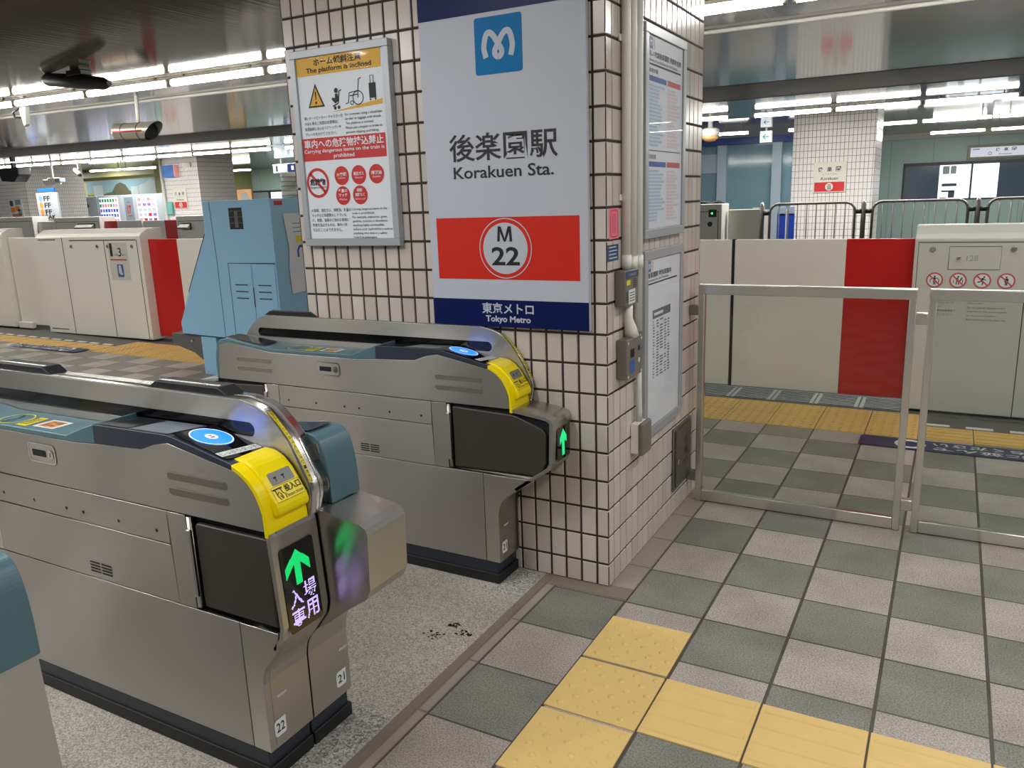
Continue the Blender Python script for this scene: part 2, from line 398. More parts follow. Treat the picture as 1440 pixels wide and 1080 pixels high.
def obj(name, bm, mats, parent=None, label=None):
    if not isinstance(mats, (list, tuple)): mats = [mats]
    off = Vector((0, 0, 0)); p = parent
    while p is not None: off += p.location; p = p.parent
    if parent is not None: bmesh.ops.translate(bm, verts=bm.verts, vec=-off)
    me = bpy.data.meshes.new(name); bm.to_mesh(me); bm.free()
    for m in mats: me.materials.append(M[m])
    o = bpy.data.objects.new(name, me); C.objects.link(o); o.parent = parent
    if label: o['label'] = label
    return o
def tag(o, label, cat, group=None, kind=None):
    o['label'] = label; o['category'] = cat
    if group: o['group'] = group
    if kind: o['kind'] = kind
    return o
def thing(name, label, cat, loc, group=None):
    o = bpy.data.objects.new(name, None); C.objects.link(o); o.location = loc
    o.empty_display_size = 0.1
    return tag(o, label, cat, group)
def struct(name, bm, mats, parent=None, label=None, cat=None):
    o = obj(name, bm, mats, parent)
    if parent is None:
        o['kind'] = 'structure'
        o['label'] = label or name.replace('_', ' '); o['category'] = cat or name.split('_')[0]
    return o

_tcache = {}
def glyphs(s, bold=0.0, font_spacing=1.0):
    key = (s, bold)
    if key not in _tcache:
        cu = bpy.data.curves.new('t', 'FONT'); cu.body = s; cu.size = 1.0; cu.offset = bold; cu.resolution_u = 3
        o = bpy.data.objects.new('t', cu); C.objects.link(o)
        dg = bpy.context.evaluated_depsgraph_get(); dg.update()
        me = bpy.data.meshes.new_from_object(o.evaluated_get(dg))
        vs = [(v.co.x, v.co.y) for v in me.vertices]; fs = [tuple(p.vertices) for p in me.polygons]
        bpy.data.objects.remove(o); bpy.data.curves.remove(cu); bpy.data.meshes.remove(me)
        _tcache[key] = (vs, fs)
    return _tcache[key]

class Pl:
    """a flat face to draw on: origin, unit right vector, unit up vector"""
    def __init__(s, o, ux, uy):
        s.o = Vector(o); s.ux = Vector(ux).normalized(); s.uy = Vector(uy).normalized(); s.n = s.ux.cross(s.uy).normalized()
    def P(s, x, y, l=0.0): return s.o + s.ux * x + s.uy * y + s.n * l
    def poly(s, bm, pts, l=0.001, mi=0):
        if not ccw(pts): pts = pts[::-1]
        f = bm.faces.new([bm.verts.new(s.P(p[0], p[1], l)) for p in pts]); f.material_index = mi
        return f
    def rect(s, bm, x0, x1, y0, y1, l=0.001, mi=0): s.poly(bm, [(x0, y0), (x1, y0), (x1, y1), (x0, y1)], l, mi)
    def disc(s, bm, cx, cy, r, l=0.001, mi=0, ry=None, n=32): s.poly(bm, arc(cx, cy, r, 0, 360 - 360 / n, n - 1, ry), l, mi)
    def ring(s, bm, cx, cy, r0, r1, l=0.001, mi=0, n=36, asp=1.0):
        a = [bm.verts.new(s.P(cx + r0 * math.cos(2 * math.pi * i / n), cy + asp * r0 * math.sin(2 * math.pi * i / n), l)) for i in range(n)]
        b = [bm.verts.new(s.P(cx + r1 * math.cos(2 * math.pi * i / n), cy + asp * r1 * math.sin(2 * math.pi * i / n), l)) for i in range(n)]
        for i in range(n):
            f = bm.faces.new((a[i], b[i], b[(i + 1) % n], a[(i + 1) % n])); f.material_index = mi
    def stroke(s, bm, pts, wd, l=0.001, mi=0):
        V = [Vector(p) for p in pts]; L_, R_ = [], []
        for i, p in enumerate(V):
            d = (V[min(i + 1, len(V) - 1)] - V[max(i - 1, 0)])
            d = d.normalized() if d.length > 1e-9 else Vector((1, 0)); nn = Vector((-d.y, d.x)) * wd / 2
            L_.append(bm.verts.new(s.P(p.x + nn.x, p.y + nn.y, l))); R_.append(bm.verts.new(s.P(p.x - nn.x, p.y - nn.y, l)))
        for i in range(len(V) - 1):
            f = bm.faces.new((R_[i], R_[i + 1], L_[i + 1], L_[i])); f.material_index = mi
    def text(s, bm, t, x0, x1, y0, y1, l=0.002, mi=0, bold=0.0, fit=True, align='l'):
        vs, fs = glyphs(t, bold)
        if not vs: return
        ax0 = min(v[0] for v in vs); ax1 = max(v[0] for v in vs); ay0 = min(v[1] for v in vs); ay1 = max(v[1] for v in vs)
        sy = (y1 - y0) / (ay1 - ay0); sx = (x1 - x0) / (ax1 - ax0)
        ox = x0
        if not fit:
            k = min(sx, sy); 
            ox = x0 if align == 'l' else (x0 + x1) / 2 - (ax1 - ax0) * k / 2
            sx = k
        nv = [bm.verts.new(s.P(ox + (v[0] - ax0) * sx, y0 + (v[1] - ay0) * sy, l)) for v in vs]
        for f in fs:
            try:
                g = bm.faces.new([nv[i] for i in f]); g.material_index = mi
                g.normal_update()
                if g.normal.dot(s.n) < 0: g.normal_flip()
            except ValueError: pass
    def dots(s, bm, inside, x0, x1, y0, y1, nx, ny, r, l=0.002, mi=0):
        for i in range(nx):
            for j in range(ny):
                x = x0 + (i + 0.5) * (x1 - x0) / nx; y = y0 + (j + 0.5) * (y1 - y0) / ny
                if inside((i + 0.5) / nx, (j + 0.5) / ny): s.poly(bm, arc(x, y, r, 0, 300, 5), l, mi)
def glyph_inside(t, bold=0.0):
    vs, fs = glyphs(t, bold)
    ax0 = min(v[0] for v in vs); ax1 = max(v[0] for v in vs); ay0 = min(v[1] for v in vs); ay1 = max(v[1] for v in vs)
    tris = []
    for f in fs:
        for i in range(1, len(f) - 1): tris.append((vs[f[0]], vs[f[i]], vs[f[i + 1]]))
    def ins(u, v):
        x = ax0 + u * (ax1 - ax0); y = ay0 + v * (ay1 - ay0)
        for a, b, c in tris:
            d1 = (x - b[0]) * (a[1] - b[1]) - (a[0] - b[0]) * (y - b[1])
            d2 = (x - c[0]) * (b[1] - c[1]) - (b[0] - c[0]) * (y - c[1])
            d3 = (x - a[0]) * (c[1] - a[1]) - (c[0] - a[0]) * (y - a[1])
            if not ((d1 < 0 or d2 < 0 or d3 < 0) and (d1 > 0 or d2 > 0 or d3 > 0)): return True
        return False
    return ins
def metro_mark(pl, bm, cx, cy, wd, mi, l):
    pts = smooth_path([(-.74, -.62), (-.86, -.1), (-.72, .48), (-.5, .6), (-.26, .42), (0, .02), (.2, -.3), (.17, -.52), (0, -.62), (-.17, -.52), (-.2, -.3), (0, .02), (.26, .42), (.5, .6), (.72, .48), (.86, -.1), (.74, -.62)], 5)
    # the mark crosses itself: draw it in two halves a hair apart
    half = len(pts) // 2
    k = wd / 2
    pl.stroke(bm, [(cx + p[0] * k, cy + p[1] * k) for p in pts[:half + 1]], wd * 0.155, l, mi)
    pl.stroke(bm, [(cx + p[0] * k, cy + p[1] * k) for p in pts[half:]], wd * 0.155, l + 0.0003, mi)

def big_m(pl, bm, x0, x1, z0, z1, l, mi):
    W = x1 - x0; H = z1 - z0; t = W * .17
    P = lambda u, v: (x0 + u * W, z0 + v * H)
    k = .17
    for q in ([(0, 0), (k, 0), (k + .04, 1), (.06, 1)], [(1 - k, 0), (1, 0), (.94, 1), (.96 - k, 1)], [(.06, 1), (.26, 1), (.56, 0), (.44, 0)], [(.74, 1), (.94, 1), (.56, 0), (.44, 0)]):
        pl.poly(bm, [P(*p) for p in q], l, mi); l += .0002

# ------------------------------------------------------------------ setting: floors
def sloped(x0, x1, y0, y1, dz=0.0, mi=0, bm=None):
    bm = bm or nb()
    xs = [x0] + ([-2.3] if x0 < -2.3 < x1 else []) + [x1]
    for a, b in zip(xs, xs[1:]):
        f = bm.faces.new([bm.verts.new(p) for p in ((a, y0, zo(a) + dz), (b, y0, zo(b) + dz), (b, y1, zo(b) + dz), (a, y1, zo(a) + dz))]); f.material_index = mi
    return bm
struct('floor_platform', sloped(-40, 9, -9, 2.95), 'floor_tiles', label='checkered pink and grey floor tiles of the platform')
struct('floor_far_platform', sloped(-40, 9, 9.45, 24), 'floor_tiles', label='tiled floor of the platform across the tracks')
bm = nb(); box(bm, -40, 9, 2.95, 9.45, -1.3, -1.2)
struct('floor_track', bm, 'track_bed', label='dark track bed between the two platforms')
bm = nb(); box(bm, -40, 9, 2.9, 2.95, -1.2, -0.02); box(bm, -40, 9, 9.45, 9.5, -1.2, -0.02)
struct('trim_1', bm, 'track_bed', label='platform edge walls above the track')
bm = nb()
box(bm, -2.45, -0.675, -9, -0.80, -0.004, 0.0025)
struct('floor_granite', bm, 'granite', label='speckled granite floor under the ticket gates')
bm = nb()
for y0, y1 in ((-2.29, -1.86), (-1.04, -0.83), (-3.2, -2.75)): box(bm, -0.86, -0.685, y0, y1, 0.0, 0.0042)
struct('floor_inlay', bm, 'granite_light', label='lighter granite inlays at the gate ends')
bm = nb()
box(bm, -0.675, -0.64, -9, -0.80, -0.004, 0.0035, 0)
y = -9.0
k = 0
while y < -0.95:
    box(bm, -0.632, -0.603, y + 0.006, y + 0.296, -0.004, 0.003, 1); y += 0.3
box(bm, -0.640, -0.600, -9, -0.8, -0.004, 0.002, 0)
box(bm, -0.60, -0.3, -0.893, -0.8, -0.004, 0.0025, 0)

for k in range(5): box(bm, -0.40, -0.304, -0.893 + k * .3, -0.600 + k * .3 if k < 4 else 0.39, -0.004, 0.0022, 1)
box(bm, -0.40, -0.30, -0.9, 0.395, -0.004, 0.0012, 0)
struct('trim_2', bm, ['strip_brown', 'strip_stone'], label='narrow brown border strips beside the granite floor')

# scuff marks on the granite
bm = nb()
pl = Pl((0, 0, 0.003), (1, 0, 0), (0, 1, 0))
for cx, cy, r in ((-0.80, -1.33, 0.028), (-0.83, -1.42, 0.045), (-0.745, -1.36, 0.038)):
    for i in range(26):
        a = random.uniform(0, 6.28); d = r * math.sqrt(random.random())
        pl.disc(bm, cx + d * math.cos(a), cy + d * 0.6 * math.sin(a), random.uniform(0.002, 0.006), 0.0004, 0, None, 7)
o = obj('scuff_mark', bm, 'soot'); tag(o, 'dark scuff marks on the granite floor between the gates', 'stain', kind='stuff')

# tactile paving near the gates
def dot_tile(name, x0, y0, label, group):
    bm = nb(); g = 0.003
    box(bm, x0 + g, x0 + 0.3 - g, y0 + g, y0 + 0.292 - g, -0.004, 0.005, 0, 0.0015, 1)
    for r in range(6):
        for c in range(4 if r % 2 else 4):
            px = x0 + 0.045 + c * 0.066 + (0.033 if r % 2 else 0); py = y0 + 0.035 + r * 0.0455
            if px > x0 + 0.285: continue
            vs = []
            for rr, zz in ((0.012, 0.005), (0.009, 0.0085), (0.005, 0.0095)):
                vs.append([bm.verts.new((px + rr * math.cos(k * 0.7854), py + rr * math.sin(k * 0.7854), zz)) for k in range(8)])
            for a, b in zip(vs, vs[1:]):
                for k in range(8):
                    f = bm.faces.new((a[k], a[(k + 1) % 8], b[(k + 1) % 8], b[k])); f.smooth = True
            bm.faces.new(vs[-1])
    return tag(obj(name, bm, 'tactile'), label, 'tactile paving', group)
G = 'yellow dotted warning tiles'
dot_tile('tactile_dot_tile', -0.302, -1.312, 'yellow dotted paving tile nearest the tiled column', G)
dot_tile('tactile_dot_tile', -0.302, -1.611, 'yellow dotted paving tile beside the first barred tile, middle of three', G)
dot_tile('tactile_dot_tile', -0.302, -1.910, 'yellow dotted paving tile furthest from the column, cut by the photo edge', G)
G = 'yellow barred guide tiles'
for i, nm in enumerate(('yellow barred guide tile touching the dotted tiles', 'second yellow barred guide tile from the dotted tiles', 'third yellow barred guide tile from the dotted tiles', 'fourth yellow barred guide tile, at the photo edge')):
    bm = nb(); x0 = -0.002 + i * 0.3; g = 0.003
    box(bm, x0 + g, x0 + 0.3 - g, -1.608 + g, -1.316 - g, -0.004, 0.005, 0, 0.0015, 1)
    for k in range(4):
        yy = -1.575 + k * 0.075
        pr = [(yy - 0.014, 0.005), (yy - 0.010, 0.0082), (yy + 0.010, 0.0082), (yy + 0.014, 0.005)]
        prism(bm, pr, x0 + 0.014, x0 + 0.286, 'x')
    tag(obj('tactile_bar_tile', bm, 'tactile'), nm, 'tactile paving', G)

# platform edge paving
bm = nb()
def estrip(x0, x1, y0, y1, bars, t=0.004):
    n = max(1, round((x1 - x0) / 0.3)); dx = (x1 - x0) / n
    rows = max(1, round((y1 - y0) / 0.3)); dy = (y1 - y0) / rows
    for i in range(n):
        for j in range(rows):
            a = x0 + i * dx; b = y0 + j * dy; z = zo(a + dx / 2)
            box(bm, a + 0.003, a + dx - 0.003, b + 0.003, b + dy - 0.003, z - 0.004, z + t)
            if bars:
                for k in range(4):
                    yy = b + (k + 0.5) * dy / 4; box(bm, a + 0.012, a + dx - 0.012, yy - 0.012, yy + 0.012, z + t - 0.001, z + t + 0.004)
            else:
                for k in range(5):
                    for q in range(5):
                        px = a + (k + 0.5) * dx / 5; py = b + (q + 0.5) * dy / 5
                        box(bm, px - 0.01, px + 0.01, py - 0.01, py + 0.01, z + t - 0.001, z + t + 0.004)
estrip(-2.7, 0.60, 1.73, 2.33, False)
estrip(0.60, 4.8, 1.75, 2.05, True)
estrip(-16.5, -7.5, 1.75, 2.05, True)
estrip(-7.5, -5.4, 1.75, 2.35, False)
struct('trim_3', bm, 'tactile_far', label='yellow tactile strip along the platform edge')
bm = nb()
sloped(-40, 9, 2.33, 2.95, 0.002, 0, bm)
sloped(0.60, 9, 2.05, 2.34, 0.002, 0, bm); sloped(-40, -7.5, 2.05, 2.34, 0.002, 0, bm)
struct('trim_4', bm, 'edge_grey', label='dark grey edge strip beneath the platform doors')
bm = nb()
for x in [0.62 + 0.24 * i for i in range(18)] + [-16.4 + 0.24 * i for i in range(37)]:
    box(bm, x, x + 0.15, 2.075, 2.115, zo(x) + 0.0, zo(x) + 0.006)
struct('trim_5', bm, 'floor_white', label='white dashes along the yellow platform strip')
bm = nb()
for i in range(9):
    x0 = -2.2 + i * 0.3; box(bm, x0 + 0.006, x0 + 0.294, 2.37, 2.70, 0.0, 0.006, 0)
    for k in range(8): box(bm, x0 + 0.03, x0 + 0.27, 2.385 + k * 0.04, 2.400 + k * 0.04, 0.005, 0.0075, 1)
struct('trim_6', bm, ['grate', 'track_bed'], label='slotted metal drain plates at the platform doors')

# blue queue bands on the floor
def queue_band(x0, x1, y0, y1, label, lines):
    z = zo((x0 + x1) / 2) + 0.004
    bm = nb()
    p = Pl((x1, y1, z), (-1, 0, 0), (0, -1, 0))            # reads from the platform doors
    W = x1 - x0; H = y1 - y0
    p.rect(bm, 0, W, 0, H, 0.001, 0)
    for cx in (0.27 * 1, W - 0.28):
        p.ring(bm, cx, H / 2, 0.055, 0.085, 0.002, 1, asp=1.05)
    if lines:
        p.text(bm, lines[0], 0.40, W - 0.40, H * 0.56, H * 0.86, 0.002, 1, 0.02)
        p.text(bm, lines[1], 0.40, W - 0.40, H * 0.14, H * 0.46, 0.002, 1, 0.02)
    tag(obj('queue_marking', bm, ['floor_blue', 'floor_white']), label, 'floor marking')
queue_band(0.285, 1.75, 1.50, 1.705, 'navy queue band on the floor behind the glass fence', ('2列に並んで', 'お待ちください'))
queue_band(-9.1, -7.55, 1.60, 1.80, 'navy queue band on the floor before the cream door housing', ('2列に並んで', 'お待ちください'))

# ------------------------------------------------------------------ setting: ceilings and walls
def slab(x0, x1, y0, y1, z, th=0.06):
    bm = nb()
    xs = [x0, -2.3, x1]
    for a, b in zip(xs, xs[1:]):
        vs = [bm.verts.new((x, y, z + zo(x) + t)) for t in (0, th) for y in (y0, y1) for x in (a, b)]
        for q in ((0, 2, 3, 1), (4, 5, 7, 6), (0, 1, 5, 4), (2, 6, 7, 3)): bm.faces.new([vs[i] for i in q])
    return bm
struct('ceiling_near', slab(-40, 9, -9, 3.0, 2.73), 'ceiling_strips', label='beige metal strip ceiling above the near platform')
struct('ceiling_track', slab(-40, 9, 3.0, 6.45, 2.73), 'ceiling_track_panels', label='dark glossy panel ceiling above the tracks')
struct('ceiling_soffit', slab(-40, 9, 6.45, 8.0, 2.725), 'soffit', label='matte dark soffit between the tracks and the far lamps', cat='ceiling')
struct('ceiling_far_edge', slab(-40, 9, 8.0, 10.9, 2.72), 'ceiling_smooth', label='pale low ceiling over the far platform edge', cat='ceiling')
struct('ceiling_far', slab(-40, 9, 10.9, 24, 2.93), 'ceiling_far_panels', label='pale ceiling above the far platform')
bm = nb()
for a, b in ((-40, -2.3), (-2.3, 9)):
    tube(bm, [(a, 3.0, 2.715 + zo(a)), (b, 3.0, 2.715 + zo(b))], 0.016, 8)
struct('trim_7', bm, 'pipe_cream', label='cream edge pipe along the near ceiling')
bm = nb(); box(bm, -40, 9, -9.1, -9, 0, 3.4); struct('wall_south', bm, 'wall_beige', label='beige wall behind the ticket gates')
bm = nb(); box(bm, 8.9, 9, -9, 24, -1.3, 3.4); struct('wall_east', bm, 'wall_beige', label='beige end wall of the station')
bm = nb(); box(bm, -40.1, -40, -9, 24, -1.3, 3.6); struct('wall_west', bm, 'wall_beige', label='far end wall of the station')

# green wall with the window, across the tracks
YW = 23.0
bm = nb(); box(bm, -2.3, -0.72, YW, YW + 0.1, 0, 3.0); box(bm, 2.9, 9, YW, YW + 0.1, 0, 3.0)
box(bm, -0.72, 2.9, YW, YW + 0.1, 0, 1.10); box(bm, -0.72, 2.9, YW, YW + 0.1, 2.05, 3.0)
struct('wall_north', bm, 'wall_panels', label='pale green panel wall across the tracks')
wn = struct('window_1', nb(), 'frame_dark', label='dark framed sliding window in the green wall', cat='window')
bm = nb()
box(bm, -0.74, 2.92, YW - 0.03, YW + 0.03, 2.03, 2.12); box(bm, -0.74, 2.92, YW - 0.03, YW + 0.03, 1.06, 1.10)
for x in (-0.74, 0.98, 2.86): box(bm, x, x + 0.05, YW - 0.03, YW + 0.03, 1.10, 2.05)
struct('frame', bm, 'frame_dark', wn)
bm = nb(); box(bm, -0.69, 0.20, YW + 0.02, YW + 0.03, 1.10, 2.05); box(bm, 1.66, 2.86, YW + 0.02, YW + 0.03, 1.10, 2.05)
struct('pane', bm, 'window_dark', wn)
bm = nb(); box(bm, 0.20, 0.98, YW + 0.03, YW + 0.04, 1.10, 2.05); box(bm, 1.03, 1.66, YW + 0.03, YW + 0.04, 1.10, 2.05)
struct('lit_pane', bm, 'window_light', wn)
bm = nb(); pl = Pl((0, YW + 0.028, 0), (1, 0, 0), (0, 0, 1))
for (a, b, c, d) in ((0.28, 0.66, 1.44, 1.52), (0.28, 0.62, 1.28, 1.33), (0.46, 0.62, 1.12, 1.30), (0.25, 0.42, 1.1, 1.13)): pl.rect(bm, a, b, c, d, 0, 0)
for (a, b) in ((0.28, 0.45), (0.48, 0.62)): pl.rect(bm, a, b, 1.78, 2.0, 0, 1)
struct('view', bm, ['window_dark', 'wall_green'], wn)
bm = nb(); box(bm, -2.3, 9, YW - 0.35, YW, 2.78, 2.98); struct('trim_8', bm, 'wall_beige', label='beige ceiling band above the green wall')
# glazed partition left of the far pillar
bm = nb(); box(bm, -9.0, -2.25, 17.0, 17.03, 1.05, 2.62); struct('wall_glazed', bm, 'glass_wall', label='dark glazed partition on the far platform')
bm = nb(); box(bm, -9.0, -2.25, 16.96, 17.05, 0, 1.05); struct('wall_glazed_base', bm, 'wall_beige', label='beige base panel under the glazed partition')
bm = nb(); box(bm, -9.0, -2.15, 16.85, 17.1, 2.62, 2.78); struct('trim_9', bm, 'beam_blue', label='blue beam above the glazed partition')
bm = nb()
for a, b in ((-4.60, -4.38), (-3.28, -3.06)): box(bm, a, b, 16.9, 17.06, 0, 2.62)
box(bm, -5.3, -4.60, 16.97, 17.05, 1.97, 2.42)
struct('trim_10', bm, 'mullion', label='pale mullions of the glazed partition')
bm = nb(); box(bm, -2.35, -2.25, 17.03, 23.1, 0, 3.0); box(bm, -9.05, -9, 17, 23.1, 0, 3.1); struct('wall_return', bm, 'wall_green', label='green return wall behind the far pillar')
# left: light green wall, olive mural wall
bm = nb(); box(bm, -28.5, -9, YW, YW + 0.1, 0, 3.2); struct('wall_northwest', bm, 'wall_panels', label='light green wall behind the blue cabinet')
w2 = struct('window_2', nb(), 'frame_dark', label='bright ribbon window above the blue cabinet', cat='window')
bm = nb()
box(bm, -27.2, -24.0, YW - 0.04, YW, 2.17, 2.24); box(bm, -25.93, -25.85, YW - 0.04, YW, 1.8, 2.2)
struct('frame', bm, 'frame_dark', w2)
bm = nb(); box(bm, -27.1, -25.93, YW - 0.02, YW, 1.8, 2.17); struct('pane', bm, 'mullion', w2)
bm = nb(); box(bm, -25.8, -24.0, YW - 0.02, YW, 1.8, 2.15); struct('lit_pane', bm, 'window_light', w2)
bm = nb(); box(bm, -40, -27.0, 18, 18.1, 0, 3.3); box(bm, -27.0, -26.9, 18, 23.1, 0, 3.3)
struct('wall_mural', bm, 'wall_olive', label='olive wall behind the vending machines')
bm = nb(); box(bm, -40, -26.4, 17.6, 18, 2.92, 3.2); struct('trim_11', bm, 'wall_olive', label='olive ceiling band above the vending machines')
bm = nb(); p = Pl((0, 17.99, 0), (1, 0, 0), (0, 0, 1))
p.rect(bm, -31.2, -26.9, 2.05, 2.80, 0.000, 0)
p.rect(bm, -31.2, -26.9, 2.05, 2.28, 0.003, 1)
p.poly(bm, [(-31.2, 2.25), (-30.9, 2.38), (-30.5, 2.30), (-30.4, 2.25)], 0.004, 2)
p.rect(bm, -30.75, -30.15, 2.05, 2.62, 0.006, 3)
p.poly(bm, [(-30.1, 2.05), (-30.0, 2.30), (-29.6, 2.34), (-29.3, 2.62), (-29.0, 2.70), (-28.7, 2.6), (-28.5, 2.36), (-28.2, 2.3), (-28.1, 2.05)], 0.005, 1)
p.rect(bm, -28.4, -27.95, 2.05, 2.52, 0.007, 3)
p.poly(bm, [(-27.95, 2.1), (-27.9, 2.55), (-27.5, 2.62), (-27.2, 2.78), (-26.9, 2.7), (-26.9, 2.1)], 0.006, 3)
p.rect(bm, -33.2, -31.6, 1.2, 1.75, 0.003, 2)
p.poly(bm, [(-32.6, 1.2), (-32.4, 2.0), (-31.8, 1.8), (-31.7, 1.2)], 0.004, 1)
tag(obj('wall_mural_painting', bm, ['mural_sky', 'mural_dark', 'mural_grass', 'mural_grey']), 'painted townscape mural above the vending machines', 'mural')

# ------------------------------------------------------------------ tiled columns
def column(name, x0, x1, y0, y1, z0, z1, label, faces='SENW', pit=0.0675, pz=0.1152, zf=0.095, bev=0.0022, g=0.0043, gm='grout'):
    bm = nb()
    e = 0.004
    box(bm, x0 + e, x1 - e, y0 + e, y1 - e, z0, z1, 0)
    zs = [z0]; z = z0 + zf
    while z < z1: zs.append(z); z += pz
    zs.append(z1)
    def face(o, ux, L):
        us = [0.0, 0.0555]
        while us[-1] + pit < L - 0.03: us.append(us[-1] + pit)
        us.append(L)
        n = Vector((ux[1], -ux[0], 0)); u = Vector((ux[0], ux[1], 0)); o = Vector(o)
        for i in range(len(us) - 1):
            a = us[i] + (g if i else 0); b = us[i + 1] - (g if i < len(us) - 2 else 0)
            for j in range(len(zs) - 1):
                c = zs[j] + g; d = zs[j + 1] - g
                if d - c < 0.005: continue
                def q(uu, zz, t): return bm.verts.new(o + u * uu + n * t + Vector((0, 0, zz)))
                ba = bev if i else 0.0; bb = bev if i < len(us) - 2 else 0.0
                A = [q(a, c, -e), q(b, c, -e), q(b, d, -e), q(a, d, -e)]
                B = [q(a + ba, c + bev, 0), q(b - bb, c + bev, 0), q(b - bb, d - bev, 0), q(a + ba, d - bev, 0)]
                fs = [bm.faces.new(B)]
                for k in range(4):
                    fs.append(bm.faces.new((A[k], A[(k + 1) % 4], B[(k + 1) % 4], B[k])))
                for f in fs: f.material_index = 1
    if 'S' in faces: face((x1, y0, 0), (-1, 0), x1 - x0) if False else face_south(bm, face, x0, x1, y0)
    if 'E' in faces: face((x1, y0, 0), (0, 1), y1 - y0)
    if 'N' in faces: face((x1, y1, 0), (-1, 0), x1 - x0)
    if 'W' in faces: face((x0, y1, 0), (0, -1), y1 - y0)
    return struct(name, bm, [gm, 'tile' if gm == 'grout' else 'tile_far'], label=label, cat='column')
def face_south(bm, face, x0, x1, y0): face((x0, y0, 0), (1, 0), x1 - x0)
column('column', -1.8545, -0.397, -0.819, 0.392, 0.0, 2.91, 'white tiled column carrying the station name sign')
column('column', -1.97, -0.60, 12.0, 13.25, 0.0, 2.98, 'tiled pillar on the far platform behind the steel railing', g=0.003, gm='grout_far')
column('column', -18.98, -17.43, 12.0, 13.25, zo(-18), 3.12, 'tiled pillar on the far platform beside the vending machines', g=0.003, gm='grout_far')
column('column', -27.1, -25.4, 12.0, 14.0, zo(-26), 3.2, 'tiled pillar on the far platform behind the OFF PEAK board', g=0.003, gm='grout_far')

